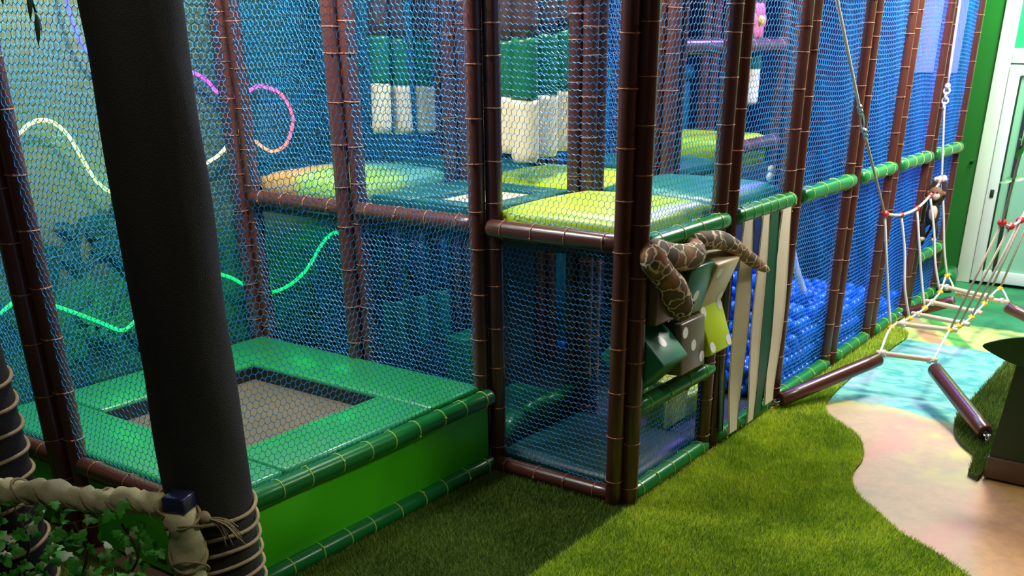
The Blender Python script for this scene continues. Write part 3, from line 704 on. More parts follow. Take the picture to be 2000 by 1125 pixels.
# ------------------------------------------------------------------ dotted cubes
def cube(label, cx, cz, s, rot, mats, dots):
    """dots: (face, u, v) with face in front/top/right/left; u, v in -1..1"""
    b = MB(); h = s/2; b.rbox((-h*1.0, -h, -h), (h*1.0, h, h), 0.010)
    for face, u, v in dots:
        N = 20; R = 0.028
        c = {'front': (u*h, -h, v*h), 'top': (u*h, v*h, h), 'right': (h, u*h, v*h), 'back': (u*h, h, v*h)}[face]
        ring = []
        for k in range(N):
            a = 2*PI*k/N; p, q = R*math.cos(a), R*math.sin(a)
            off = 0.0012
            ring.append({'front': (c[0]+p, c[1]-off, c[2]+q), 'top': (c[0]+p, c[1]+q, c[2]+off), 'right': (c[0]+off, c[1]+p, c[2]+q), 'back': (c[0]-p, c[1]+off, c[2]+q)}[face])
        b.add(ring, [tuple(range(N))], 1, False)
    o = b.build('foam_cube', mats); o.location = (cx, 0.02, cz); o.rotation_euler = (math.radians(rot), 0, 0)
    return tag(o, label, 'cube', 'dotted foam cubes on their turning bars')
W5 = [('front', -0.6, 0.6), ('front', 0.6, -0.6), ('front', 0, 0)]
cube('brown foam cube behind the snake head in the upper row', 0.195, 1.045, 0.245, 2, [M['darkbrown'], M['white']], [('top', 0.5, -0.55), ('top', -0.5, 0.55)])
cube('bottle green foam cube in the middle of the upper row, one dot on its front', 0.465, 1.045, 0.262, 13, [M['dgreen'], M['white']], [('top', -0.55, -0.6), ('top', 0.55, 0.1), ('front', 0.05, -0.2)])
cube('beige foam cube at the end of the upper row beside the snake tail', 0.735, 1.045, 0.262, 21, [M['beige'], M['white']], [('front', -0.55, 0.60), ('front', 0.62, -0.65)])
cube('green foam cube tipped forward in the lower row, a single dot on its slanting face', 0.195, 0.735, 0.255, -46, [M['teal'], M['white']], [('front', -0.05, -0.1), ('top', -0.2, 0.6)])
cube('taupe foam cube in the middle of the lower row with three dots in a diagonal', 0.465, 0.735, 0.262, -4, [M['taupe'], M['white']], [('front', -0.68, 0.62), ('front', 0.0, 0.0), ('front', 0.70, -0.60), ('top', 0.45, -0.55)])
cube('lime foam cube ending the lower row with a dot in each corner', 0.735, 0.735, 0.262, -21, [M['lime'], M['white']], [('front', -0.72, 0.72), ('front', 0.72, 0.72), ('front', -0.72, -0.72), ('front', 0.72, -0.72), ('top', 0.1, -0.4)])
for z, nme in ((1.045, 'upper'), (0.735, 'lower')):
    b = MB(); b.tube([(0.0, 0.02, z), (0.90, 0.02, z)], 0.013, 12)
    tag(b.build('turning_bar', M['steel']), 'steel bar the %s row of dotted cubes turns on' % nme, 'bar')

# ------------------------------------------------------------------ plush python
sp = [(0.365, -0.115, 0.925), (0.30, -0.13, 0.99), (0.215, -0.125, 1.085), (0.12, -0.115, 1.175), (0.06, -0.105, 1.235), (0.10, -0.09, 1.262), (0.19, -0.10, 1.235), (0.30, -0.115, 1.212), (0.41, -0.125, 1.205), (0.485, -0.085, 1.215), (0.50, -0.03, 1.215), (0.52, -0.055, 1.238), (0.60, -0.10, 1.243), (0.74, -0.11, 1.225), (0.92, -0.115, 1.16), (1.10, -0.12, 1.08), (1.26, -0.125, 1.01), (1.36, -0.125, 0.972)]
sp = [(x-0.05, y, z) for x, y, z in sp]
P = smooth_path(sp, 7); L = len(P)
rad = np.interp(np.linspace(0, 1, L), [0, 0.015, 0.04, 0.08, 0.115, 0.16, 0.25, 0.45, 0.60, 0.75, 0.9, 0.97, 1.0], [0.026, 0.044, 0.056, 0.068, 0.073, 0.060, 0.062, 0.062, 0.050, 0.046, 0.034, 0.020, 0.010])
b = MB(); b.tube(P, list(rad), 18)
sn = b.build('plush_snake', M['snake']); tag(sn, 'brown patterned plush python draped over the dotted cubes, head hanging down', 'stuffed toy')
hd = (Vector(sp[0])-Vector(sp[2])).normalized(); FV = Vector((-0.55, -0.83, 0.1)); side = hd.cross(FV).normalized(); front = FV - hd*hd.dot(FV); front.normalize()
ri = rad[min(range(L), key=lambda i: (P[i]-Vector(sp[1])).length)]
for s in (-1, 1):
    c = Vector(sp[1]) - hd*0.01 + (side*s*0.66 + front*0.75)*(ri-0.001)
    e = MB(); e.sphere(c, 0.012, 12, 8); ey = e.build('eye', M['gasket'], sn)
    e = MB(); e.torus((0, 0, 0), 0.014, 0.0055, 'z', 16, 6); lid = e.build('eyelid', M['monkeyskin'], ey); nn = (side*s*0.66+front*0.75).normalized(); lid.location = c; lid.rotation_euler = nn.to_track_quat('Z', 'Y').to_euler()
mo = MB(); mo.tube([Vector(sp[0])+side*(-0.036)+front*0.022-hd*0.012, Vector(sp[0])+hd*0.003+front*0.022, Vector(sp[0])+side*0.036+front*0.022-hd*0.012], 0.004, 8); mo.build('mouth', M['gasket'], sn)

# ------------------------------------------------------------------ striped curtain
def strip(label, x, wdt, y, mat, z0, tw, seed):
    b = MB(); nz, nx = 36, 4; vs = []; fs = []; g = random.Random(seed)
    a1, a2 = g.uniform(0, 6), g.uniform(0, 6)
    for j in range(nz+1):
        v = j/nz; z = 1.262+(z0-1.262)*v
        for i in range(nx+1):
            u = i/nx-0.5
            th = -tw*math.sin(PI*min(1, v*1.05))
            yy = y-0.008*math.sin(v*7+a1)*v - 0.018*v + math.sin(th)*u*wdt
            vs.append((x+math.cos(th)*u*wdt+0.008*math.sin(v*3+a2)*v, yy, z))
    for j in range(nz):
        for i in range(nx): a = j*(nx+1)+i; fs.append((a, a+nx+1, a+nx+2, a+1))
    n0 = len(vs); vs += [(p[0], p[1]+0.004, p[2]) for p in vs]; fs += [tuple(reversed([k+n0 for k in f])) for f in fs]
    b.add(vs, fs)
    o = b.build('curtain_strip', M[mat]); tag(o, label, 'curtain strip', 'hanging strips of the striped curtain')
    st = MB()
    for i in (0, nx):
        pts = [Vector(vs[j*(nx+1)+i])+Vector((0.008 if i == 0 else -0.008, -0.0015, 0)) for j in range(nz+1)]; st.tube(pts, 0.0016, 4)
    st.build('stitching', M['black'], o)
strip('green strip at the cube side edge of the curtain', 0.995, 0.06, -0.035, 'stripgreen', 0.10, 0.2, 1)
strip('wide beige strip next to the dotted cubes', 1.105, 0.128, -0.072, 'stripbeige', 0.075, 0.34, 2)
strip('narrow dark green strip hanging behind between the two nearer beige strips', 1.225, 0.10, -0.03, 'stripgreen', 0.40, 0.3, 3)
strip('beige strip in the middle of the curtain', 1.345, 0.108, -0.070, 'stripbeige', 0.07, 0.22, 4)
strip('broad dark green strip, second from the far post of the curtain', 1.475, 0.135, -0.066, 'stripgreen', 0.075, 0.22, 5)
strip('beige strip nearest the far curtain post', 1.63, 0.145, -0.072, 'stripbeige', 0.10, 0.22, 6)

# ------------------------------------------------------------------ ball pit
def heap(x, y):
    return 0.26+0.30*math.exp(-((x-2.85)/0.40)**2)*(0.45+0.6*min(1, y/0.5))+0.06*math.sin(x*5+1)+0.10*math.exp(-((x-3.35)/0.3)**2)-0.05*max(0, x-3.7)
BR = 0.040; pitch = 0.0815
me_ball = MB().sphere((0, 0, 0), BR, 18, 12).build('play_ball', M['ball'], data_only=True)
spots = []
rowh = pitch*0.866; layh = pitch*0.8165
for k in range(12):
    z = BR+0.002+k*layh
    for j in range(10):
        y = 0.065+BR*0.2+j*rowh+(k % 2)*rowh/3
        for i in range(34):
            x = 1.93+i*pitch+((j+k) % 2)*pitch/2
            hz = heap(x, y)+random.uniform(-0.05, 0.05)
            if x > 4.66 or y > 0.82 or z > hz: continue
            x += random.uniform(-0.0007, 0.0007)
            spots.append((x, y, z, k, j))
top = {}
for s in spots:
    key = (round(s[0]/pitch), s[4]); top[key] = max(top.get(key, 0), s[2])
def vis(s):  # front layers and surface first
    surf = s[2] >= top[(round(s[0]/pitch), s[4])]-0.01
    return (0 if s[4] == 0 else 1 if surf else 2, s[1] if surf else 5, s[0])
spots.sort(key=vis)
ind, rest = spots[:300], spots[300:]
for (x, y, z, k, j) in ind:
    o = link('play_ball', me_ball, None, (x+random.uniform(-0.0006, 0.0006), y, z)); tag(o, 'shiny blue plastic ball heaped in the ball pit', 'ball', 'blue balls of the ball pit')
b = MB()
for (x, y, z, k, j) in rest: b.sphere((x, y, z), BR, 10, 7)
tag(b.build('play_ball_heap', M['ball']), 'blue plastic balls deeper in the ball pit behind the front ones', 'balls', None, 'stuff')
tag(MB().rbox((1.92, 0.90, 0.0), (4.66, 0.935, 1.26), 0.01).build('partition_panel', M['navy']), 'dark blue padded partition behind the ball pit', 'partition')
b = MB(); pts = [(2.15, 0.16, 1.22), (2.32, 0.17, 1.02), (2.55, 0.18, 0.75), (2.78, 0.18, 0.52), (2.98, 0.19, 0.36)]
vs = []; fs = []
PP = smooth_path(pts, 6)
for i, p in enumerate(PP):
    wdt = 0.045
    vs += [(p.x-wdt, p.y, p.z-0.01), (p.x+wdt, p.y, p.z+0.01), (p.x+wdt, p.y+0.006, p.z+0.01), (p.x-wdt, p.y+0.006, p.z-0.01)]
for i in range(len(PP)-1):
    for k in range(4): fs.append((i*4+k, i*4+(k+1) % 4, i*4+4+(k+1) % 4, i*4+4+k))
b.add(vs, fs); tag(b.build('webbing_strap', M['strap']), 'white webbing strap running down into the ball pit', 'strap')

# ------------------------------------------------------------------ hanging bags
def bag(label, x, y, z0, r, h, mats, tilt=0.0, group='hanging foam bags on the upper deck', top=2.95, lobes=0):
    root = empty('hanging_bag', (x, y, z0), label, 'hanging bag', group, (0, tilt, random.uniform(0, 2)))
    z = 0.0; nm = ['lower_section', 'middle_section', 'upper_section']
    hs = [h, h*0.95, max(0.05, top-z0-h*1.95)]
    for i in range(3):
        b = MB(); n = 28; m = 12; vs = []; fs = []
        for j in range(m+1):
            v = j/m
            rr = r*(1.0 if i else (0.86+0.14*min(1, v/0.08)))
            for k in range(n):
                a = 2*PI*k/n; q = rr*(1+0.05*math.sin(3*a+1+i))
                vs.append((q*math.cos(a), q*math.sin(a), z+hs[i]*v))
        for j in range(m):
            for k in range(n): fs.append((j*n+k, j*n+(k+1) % n, (j+1)*n+(k+1) % n, (j+1)*n+k))
        fs.append(tuple(range(n-1, -1, -1))); fs.append(tuple(m*n+k for k in range(n)))
        b.add(vs, fs); b.build(nm[i], M[mats[i]], root); z += hs[i]+0.001
    return root
T3 = ['cream', 'baggreen', 'bagbrown']
bag('foremost of the three coloured bags over the lime mat, cream end lowest', 0.966, 1.28, 1.485, 0.078, 0.33, T3)
bag('second three coloured bag over the lime mat, behind the foremost', 1.129, 1.25, 1.505, 0.066, 0.33, T3)
bag('third three coloured bag over the lime mat, nearest the inner tube cluster', 1.281, 1.24, 1.525, 0.066, 0.33, T3)
bag('three coloured bag half hidden by the middle post, yellowish end', 0.93, 1.38, 1.53, 0.06, 0.30, T3)
bag('short cream ended bag farthest from the lens post, beside the reddish post', 0.681, 2.12, 1.62, 0.057, 0.265, ['cream', 'baggreen', 'bagbrown'], 0.10)
bag('short cream ended bag in the middle of its row of three', 0.843, 2.10, 1.605, 0.057, 0.265, ['cream', 'baggreen', 'bagbrown'], 0.06)
bag('short cream ended bag standing apart at the end of its row of three', 1.007, 2.06, 1.60, 0.057, 0.265, ['cream', 'baggreen', 'bagbrown'], 0.0)
bag('cream bag deep inside the frame over the raised step, beside the brown post', 3.08, 0.95, 1.70, 0.07, 0.23, ['cream', 'dteal', 'bagbrown'])
bag('cream bag deep inside the frame over the raised step, next to the net', 3.26, 0.95, 1.70, 0.07, 0.23, ['cream', 'dteal', 'bagbrown'])
for i, (x, y, wd) in enumerate([(0.36, 1.82, 'nearest the reddish post'), (0.55, 1.80, 'in the middle'), (0.74, 1.78, 'nearest the dark middle post')]):
    bag('dim grey green bag hanging under the deck, '+wd, x, y, 0.40+0.0*i, 0.062, 0.33, ['tealwall', 'navy', 'navy'], 0.0, 'dim bags under the deck', 1.19)

# ------------------------------------------------------------------ things under the deck
tag(mat_mesh(0.80, 0.80, 0.08, 0.0).build('floor_mat', M['deepteal'], loc=(0.50, 0.44, 0.013)), 'dark teal mat on the floor of the netted cube', 'mat')
tag(mat_mesh(0.62, 0.42, 0.16, 0.01).build('step_block', M['baggreen'], loc=(0.62, 1.12, 0.013)), 'green step block inside the dark cube', 'foam block')
tag(MB().rbox((0.55, 1.45, 0.02), (0.95, 1.60, 0.50), 0.02).build('foam_wall', M['pad']), 'green upright foam panel behind the step block', 'foam panel')
b = MB(); b.tube([(0.42, 0.88, 0.21), (0.90, 0.88, 0.21)], 0.038, 16); tag(b.build('foam_roller', M['greentube']), 'green foam roller in front of the step block', 'roller')
tag(MB().rbox((0.98, 0.30, 0.02), (1.30, 0.42, 0.30), 0.02).rbox((0.985, 0.295, 0.30), (1.295, 0.425, 0.33), 0.012).build('foam_block', M['lime']), 'lime foam block seen through the small net under the cubes', 'foam block')
tag(MB().rbox((1.30, 0.30, 0.01), (1.74, 0.75, 0.16), 0.02).build('entry_step', M['lime']), 'lime step just inside the striped curtain', 'foam step')
b = MB(); b.tube([(1.27, 1.2, 0.42), (1.27, 1.2, 1.19)], 0.055, 20); tag(b.build('blue_slit_tube', M['bluecol']), 'blue tube added in place of a blue lit slit under the deck', 'tube')  # made-up tube for a slit view of the blue lit ball pit
tag(MB().sphere((0, 0, 0), 0.045, 18, 12).build('stray_ball', M['ball'], loc=(1.27, 1.2, 0.345)), 'single blue ball below the added blue tube', 'ball')
# teal panel with roller and flowers
tag(MB().rbox((2.62, 1.93, 1.28), (4.3, 2.0, 1.80), 0.02).build('flower_panel', M['tealwall']), 'teal upright padded panel with flowers behind the inner posts', 'panel')
b = MB(); b.tube([(2.62, 1.96, 1.865), (4.3, 1.96, 1.865)], 0.062, 20); tag(b.build('foam_roller', M['tealwall']), 'teal roller lying on top of the flower panel', 'roller')
def flower(label, loc, mat, r):
    root = empty('cloth_flower', loc, label, 'flower')
    for k in range(6):
        a = k*PI/3; b = MB(); b.sphere((r*0.62*math.cos(a), 0, r*0.62*math.sin(a)), r*0.48, 10, 7, sc=(1, 0.35, 1)); b.build('petal', M[mat], root)
    MB().sphere((0, -r*0.15, 0), r*0.3, 10, 7).build('centre', M['yellowpetal'] if mat == 'pink' else M['beige'], root)
flower('yellow cloth flower on the teal panel', (4.03, 1.918, 1.48), 'yellowpetal', 0.055)
flower('small pink cloth flower on the teal panel beside the front post', (2.68, 1.92, 1.47), 'pink', 0.05)
flower('large pink cloth flower high in the net beyond the curtain', (3.15, 0.87, 2.235), 'pink', 0.11)
b = MB(); b.sphere((0, 0, 0.03), 0.03, 14, 9, sc=(0.8, 0.8, 1.0)); b.sphere((0.0, 0, 0.075), 0.02, 12, 8)
tag(b.build('plush_toy', M['whitecloth'], loc=(1.76, 0.10, 1.375)), 'tiny off white plush on the teal mat by the post', 'toy')

# ------------------------------------------------------------------ rope bridge
def rope(b, p0, p1, r=0.008, sag=0.0, n=10):
    p0, p1 = Vector(p0), Vector(p1); pts = []
    for i in range(n+1):
        t = i/n; p = p0.lerp(p1, t); p.z -= sag*math.sin(PI*t); pts.append(p)
    b.tube(pts, r, 8)
br = empty('rope_bridge', (3.5, -0.5, 0), 'hanging rope bridge with wooden rungs and rope handrails over the painted path', 'rope bridge')
bo = Vector((3.5, -0.5, 0))
def bp(*p): return Vector(p)-bo
def bl(p): return Vector(p)-bo
ZD = 0.25
LN = [(3.27, -0.311, ZD), (3.612, -0.342, ZD), (3.996, -0.348, ZD), (4.50, -0.325, 0.275), (4.75, -0.30, 0.36)]
LU = [(3.27, -0.146, 1.029), (3.612, -0.165, 0.98), (3.996, -0.168, 0.98), (4.50, -0.12, 1.01), (4.72, -0.135, 1.105)]
RN = [(3.444, -0.678, ZD), (3.596, -0.70, ZD), (3.911, -0.714, ZD), (4.42, -0.692, ZD), (4.80, -0.715, 0.30)]
RU = [(3.444, -0.883, 1.017), (3.596, -0.911, 0.975), (3.911, -0.913, 0.975), (4.42, -0.864, 1.014), (4.85, -0.86, 1.08)]
for i, (pts, mt, nmz) in enumerate(((LN, 'rope', 'deck_rope'), (RN, 'rope', 'deck_rope'))):
    start = (2.56, -0.455, ZD) if i == 0 else (2.60, -0.79, ZD)
    end = (4.62, -0.43, 0.25) if i == 0 else (4.58, -0.84, 0.25)
    b = MB(); b.tube([bl(p) for p in smooth_path([start]+pts+[end], 4)], 0.0085, 8); b.build(nmz, M[mt], br)
b = MB(); b.tube([bl(p) for p in smooth_path(LU, 5)], 0.010, 8); b.build('hand_rope', M['rope'], br)
b = MB(); b.tube([bl(p) for p in smooth_path(RU, 5)], 0.010, 8); b.build('hand_rope', M['rope'], br)
wob = [0.012, -0.016, 0.012, -0.012, 0.0]
for i in range(5):
    a, c = Vector(LN[i]), Vector(LU[i])
    b = MB(); b.tube([bl(p) for p in smooth_path([a, a.lerp(c, 0.3)+Vector((wob[i], 0.01, 0)), a.lerp(c, 0.65)-Vector((wob[i], 0, 0)), c], 4)], 0.0095, 8); b.build('hanger_rope', M['rope'], br)
    b = MB(); b.tube([bl(RN[i]), bl(RU[i])], 0.0085, 8); b.build('hanger_rope', M['ropetan'], br)
    for p in (LN[i], RN[i]):
        b = MB(); b.sphere(bl(p), 0.026, 14, 10, sc=(1, 1, 0.72)); b.torus(bl(p), 0.017, 0.008, 'y', 14, 6); b.build('yellow_connector', M['yellow'], br)
    for p in (LU[i], RU[i]):
        if i == 4 and p is LU[i]:
            b = MB(); b.sphere(bl(p)+Vector((-0.03, 0.01, 0)), 0.034, 12, 8, sc=(0.8, 0.8, 1.15)); b.sphere(bl(p)+Vector((0.03, -0.01, 0.0)), 0.034, 12, 8, sc=(0.8, 0.8, 1.15)); b.build('pink_connector', M['pinkp'], br)
        else:
            b = MB(); R_ = 0.030 if i == 0 or p is RU[i] else 0.022
            b.sphere(bl(p), R_, 14, 10, sc=(1, 1, 0.85)); b.build('red_connector', M['red'], br)
def rung(p, q):
    d = (Vector(q)-Vector(p)).normalized()
    b = MB(); b.tube([bl(p), bl(Vector(p)+d*0.004), bl(Vector(q)-d*0.004), bl(q)], [0.014, 0.017, 0.017, 0.014], 14); o = b.build('wooden_rung', M['wood'], br)
    for t in (0.13, 0.87):
        k = MB(); c = bl(Vector(p).lerp(Vector(q), t)); pts = []
        sd = d.cross(Vector((0, 0, 1))).normalized()
        for s in range(43):
            a = 2*PI*s/14; pts.append(c+d*(0.026*(s/42-0.5))+(sd*math.cos(a)+Vector((0, 0, 1))*math.sin(a))*0.0215)
        k.tube(pts, 0.005, 6); k.build('rope_knot', M['rope'], o)
for p, q in [((2.58, -0.425, ZD), (2.63, -0.81, ZD)), ((3.41, -0.30, ZD), (3.475, -0.725, ZD)), ((3.78, -0.31, ZD), (3.69, -0.755, ZD)), ((4.20, -0.295, ZD+0.01), (4.09, -0.75, ZD)), ((4.62, -0.29, 0.30), (4.52, -0.73, 0.28)), ((4.615, -0.43, 0.25), (4.58, -0.84, 0.25))]: rung(p, q)
# suspension of the near left side, with turnbuckle
susA = [LU[0], (2.50, -0.19, 1.585), (2.30, -0.19, 1.755), (1.70, -0.19, 2.31), (0.95, -0.19, 3.0)]
b = MB(); rope(b, bl(LU[0]), bl((2.47, -0.19, 1.60)), 0.0085); b.build('suspension_rope', M['ropetan'], br)
b = MB(); rope(b, bl((2.30, -0.19, 1.76)), bl((0.68, -0.19, 3.28)), 0.0095); b.build('suspension_rope', M['rope'], br)
d = (Vector((2.30, -0.19, 1.76))-Vector((2.47, -0.19, 1.60))).normalized(); mid = Vector((2.385, -0.19, 1.68))
cb = MB(); pts = []
perp = d.cross(Vector((0, 1, 0))).normalized()
for k in range(24):
    a = 2*PI*k/24; pts.append(bl(mid+d*math.cos(a)*0.062+perp*math.sin(a)*0.026))
cb.tube(pts, 0.0065, 8, closed=True)
for s in (-1, 1): cb.sphere(bl(mid+d*s*0.085), 0.018, 10, 7); cb.tube([bl(mid+d*s*0.07), bl(mid+d*s*0.125)], 0.013, 10); cb.sphere(bl(mid+d*s*0.125), 0.017, 10, 7)
cb.build('carabiner', M['steel'], br)
b = MB(); rope(b, bl(LU[4]), bl((4.62, -0.085, 1.66)), 0.0085); rope(b, bl((4.62, -0.085, 1.80)), bl((4.62, -0.05, 3.28)), 0.0095); b.build('suspension_rope', M['rope'], br)
b = MB()
for k in range(4): b.torus(bl((4.62, -0.085, 1.66+0.035*k)), 0.022, 0.008, 'x' if k % 2 else 'y', 14, 6)
b.sphere(bl((4.62, -0.085, 1.80)), 0.022, 10, 7); b.build('chain_knot', M['rope'], br)
b = MB(); rope(b, bl(RU[0]), bl((2.50, -1.10, 1.80)), 0.0085); rope(b, bl((2.50, -1.10, 1.80)), bl((0.9, -1.5, 3.28)), 0.0085); b.build('suspension_rope', M['ropetan'], br)
b = MB(); rope(b, bl(RU[4]), bl((5.0, -0.86, 3.28)), 0.0085); b.build('suspension_rope', M['ropetan'], br)
# holding poles
def hpole(label, base, tip, ring=False):
    base, tip = Vector(base), Vector(tip); d = tip-base; L = d.length
    r = empty('holding_pole', base, label, 'pole', 'brown padded poles that hold the rope bridge', d.to_track_quat('Z', 'Y').to_euler())
    b = MB(); n = 24
    prof = [(0.0, 0.020), (0.0, 0.040), (0.008, 0.045)]+[(L*k/6, 0.046) for k in range(1, 6)]+[(L-0.008, 0.045), (L, 0.040), (L, 0.022), (L-0.10, 0.022)]
    b.tube([(0, 0, z) for z, _ in prof], [x for _, x in prof], n, caps=False); b.build('foam_sleeve', M['brown'], r)
    b = MB(); b.tube([(0, 0, -0.02), (0, 0, L+0.01)], 0.016, 12); b.build('steel_core', M['gasket'], r)
    h = MB(); h.torus((0, 0, -0.025), 0.018, 0.005, 'y', 16, 6); h.torus((0.01, 0, -0.055), 0.018, 0.005, 'x', 16, 6); h.build('chain_link', M['steel'], r)
    if ring:
        h = MB(); h.torus((0, 0, L), 0.031, 0.011, 'z', 20, 8); h.build('end_ring', M['taupe'], r)
hpole('brown padded pole leaning from the curtain post up to the nearest rung', (1.80, -0.095, 0.075), (2.50, -0.475, 0.235))
hpole('brown padded pole with violet sheen from the tree foot up to the nearest rung', (1.86, -1.31, 0.10), (2.52, -0.825, 0.225))
hpole('far brown padded pole from the ball pit post, open end towards the lens', (4.40, -0.10, 0.09), (4.43, -0.455, 0.235), True)
hpole('far brown padded pole from the right, open end towards the lens', (4.40, -1.32, 0.10), (4.48, -0.85, 0.235), True)

# ------------------------------------------------------------------ hanging plush monkey
mk = empty('plush_monkey', (4.60, -0.14, 0.80), 'black plush monkey with beige belly hanging by its arms from the bridge rope', 'stuffed toy')
def mp(x, y, z): return Vector((x, y, z))
b = MB()
b.tube(smooth_path([(0, 0, -0.02), (0, 0, 0.04), (0, 0, 0.10), (0, 0, 0.17)], 5), list(np.interp(np.linspace(0, 1, 16), [0, 0.1, 0.5, 1], [0.03, 0.05, 0.055, 0.032])), 14)
for s in (-1, 1):
    b.tube(smooth_path([(0.0, 0.03*s, 0.14), (0.02, 0.055*s, 0.22), (0.05, 0.035*s, 0.30)], 5), 0.019, 10)
    b.tube(smooth_path([(0.0, 0.025*s, 0.0), (-0.03, 0.05*s, -0.05), (-0.01, 0.045*s, -0.12)], 5), 0.021, 10)
b.tube(smooth_path([(0.05, 0, 0.0), (0.09, 0.02, -0.06), (0.07, 0.05, -0.15), (0.09, 0.07, -0.2)], 5), 0.010, 8)
b.build('body', M['monkeyfur'], mk)
b = MB(); b.sphere((-0.01, 0.0, 0.215), 0.056, 16, 12); 
for s in (-1, 1): b.sphere((0.0, 0.058*s, 0.22), 0.018, 10, 7)
hdm = b.build('head', M['monkeyhair'], mk)
b = MB(); b.sphere((-0.045, -0.01, 0.205), 0.034, 14, 10, sc=(0.7, 1, 0.9)); b.build('muzzle', M['monkeyskin'], hdm)
b = MB()
for s in (-1, 1): b.sphere((-0.064, 0.018*s-0.006, 0.236), 0.007, 8, 6)
b.build('eyes', M['gasket'], hdm)
b = MB(); b.sphere((-0.032, -0.008, 0.07), 0.05, 14, 10, sc=(0.6, 0.7, 1.25)); b.build('belly', M['monkeyskin'], mk)
for s in (-1, 1):
    b = MB(); b.sphere((0.055, 0.032*s, 0.315), 0.022, 10, 7); b.sphere((0.04, 0.032*s-0.015, 0.32), 0.010, 8, 6); b.build('hand', M['monkeyskin'], mk)
    b = MB(); b.sphere((-0.018, 0.045*s, -0.135), 0.023, 10, 7, sc=(1.3, 0.9, 0.8)); b.build('foot', M['monkeyskin'], mk)

# ------------------------------------------------------------------ end wall extras
ro = empty('foam_roller_bench', (5.80, -0.06, 0.10), 'green roller with a blue capped end at the foot of the end wall', 'roller')
b = MB(); b.tube([(-0.02, 0, 0), (0.35, 0.06, 0)], 0.085, 24); b.build('roller', M['greentube'], ro)
b = MB(); b.torus((-0.03, 0, 0), 0.075, 0.022, 'x', 24, 8); b.build('end_collar', M['greentube'], ro)
b = MB(); b.tube([(-0.04, 0, 0), (-0.028, 0, 0)], 0.05, 20); b.build('end_cap', M['bluecol'], ro)
def leaf_shape(L, Wd, lobes=False):
    n = 10; pts = []
    for i in range(n+1):
        t = i/n; wv = Wd*math.sin(PI*min(1, t*1.02))**0.8*(1-0.35*t); pts.append((t*L, wv))
    return pts
def leaf_add(b, base, d, nrm, L, Wd, mi=0, curl=0.15):
    d = Vector(d).normalized(); nrm = Vector(nrm); nrm = (nrm-d*nrm.dot(d)).normalized(); s = d.cross(nrm)
    base = Vector(base); pts = leaf_shape(L, Wd); vs = []; fs = []
    for t, wv in pts:
        c = base+d*t-nrm*curl*t*t/L
        vs += [c-s*wv+nrm*wv*0.25, c, c+s*wv+nrm*wv*0.25]
    for i in range(len(pts)-1):
        a = i*3; fs += [(a, a+1, a+4, a+3), (a+1, a+2, a+5, a+4)]
    b.add(vs, fs, mi)
def ivy_leaf(b, c, d, nrm, s, mi=0):
    d = Vector(d).normalized(); nrm = Vector(nrm); nrm = (nrm-d*nrm.dot(d)).normalized(); e = d.cross(nrm); c = Vector(c)
    out = [(-0.10, 0.0), (-0.30, 0.32), (-0.05, 0.42), (0.12, 0.66), (0.28, 0.34), (0.62, 0.32), (1.0, 0.0), (0.62, -0.32), (0.28, -0.34), (0.12, -0.66), (-0.05, -0.42), (-0.30, -0.32)]
    vs = [c+nrm*0.06*s]+[c+d*u*s+e*v*s-nrm*s*(0.18*abs(v)+0.16*max(0, u)**2) for u, v in out]
    b.add(vs, [(0, i+1, (i+1) % len(out)+1) for i in range(len(out))], mi)
def sprig(label, base, n, spread, mat, sz, d0):
    root = empty('leaf_sprig', base, label, 'artificial leaves', None)
    for k in range(n):
        b = MB(); a = random.uniform(-1, 1); d = Vector(d0)+Vector((random.uniform(-1, 1), random.uniform(-1, 1), random.uniform(-1, 1)))*spread
        leaf_add(b, Vector((0, 0, 0)), d, (-0.5, -0.5, 0.8), sz*random.uniform(0.8, 1.2), sz*0.32); b.build('leaf', M[mat], root)
    return root
sprig('bright green leaf sprig fixed to the green end wall', (6.33, 0.22, 1.90), 6, 0.9, 'jungleleaf', 0.10, (-0.6, -0.3, 0.1))
gp = Vector(RU[0]).lerp(Vector((2.50, -1.10, 1.80)), 0.9)
for k, t in enumerate((0.15, 0.45, 0.8)):
    p = Vector(RU[0]).lerp(Vector((2.50, -1.10, 1.80)), t+0.25)
    sprig(['green leaf sprig tied low on the bridge suspension rope by the door', 'green leaf sprig tied midway on the suspension rope by the door', 'green leaf sprig tied high on the suspension rope by the door'][k], p, 4, 0.8, 'jungleleaf', 0.07, (0, -0.3, 0.2))

# ------------------------------------------------------------------ dark green tree column
tc = empty('wooden_tree', (1.62, -1.72, 0), 'dark green wooden tree trunk on an oak plinth beside the path', 'tree')
def frustum(x0, x1, y0, y1, z0, z1, dx, dyl, dyr):
    return [(x0, y0, z0), (x1, y0, z0), (x1, y1, z0), (x0, y1, z0), (x0+dx, y0+dyr, z1), (x1-dx, y0+dyr, z1), (x1-dx, y1-dyl, z1), (x0+dx, y1-dyl, z1)]
b = MB(); b.add(frustum(-0.20, 0.24, -0.34, 0.295, 0.13, 1.0, 0.0, 0.06, 0.06), [(0,3,2,1),(4,5,6,7),(0,1,5,4),(1,2,6,5),(2,3,7,6),(3,0,4,7)], 0, False); b.build('trunk', M['treegreen'], tc)
b = MB(); b.rbox((-0.212, -0.36, 0.012), (0.25, 0.302, 0.13), 0.005); b.build('plinth', M['plinth'], tc)
b = MB(); b.add(frustum(-0.15, 0.15, -0.20, 0.15, 1.0, 3.29, 0.0, 0.0, 0.0), [(0,3,2,1),(4,5,6,7),(0,1,5,4),(1,2,6,5),(2,3,7,6),(3,0,4,7)], 0, False)
for o_ in [b]: pass
b.v = [(x+0.02, y-0.03, z) for x, y, z in b.v]; b.build('upper_trunk', M['treegreen'], tc)
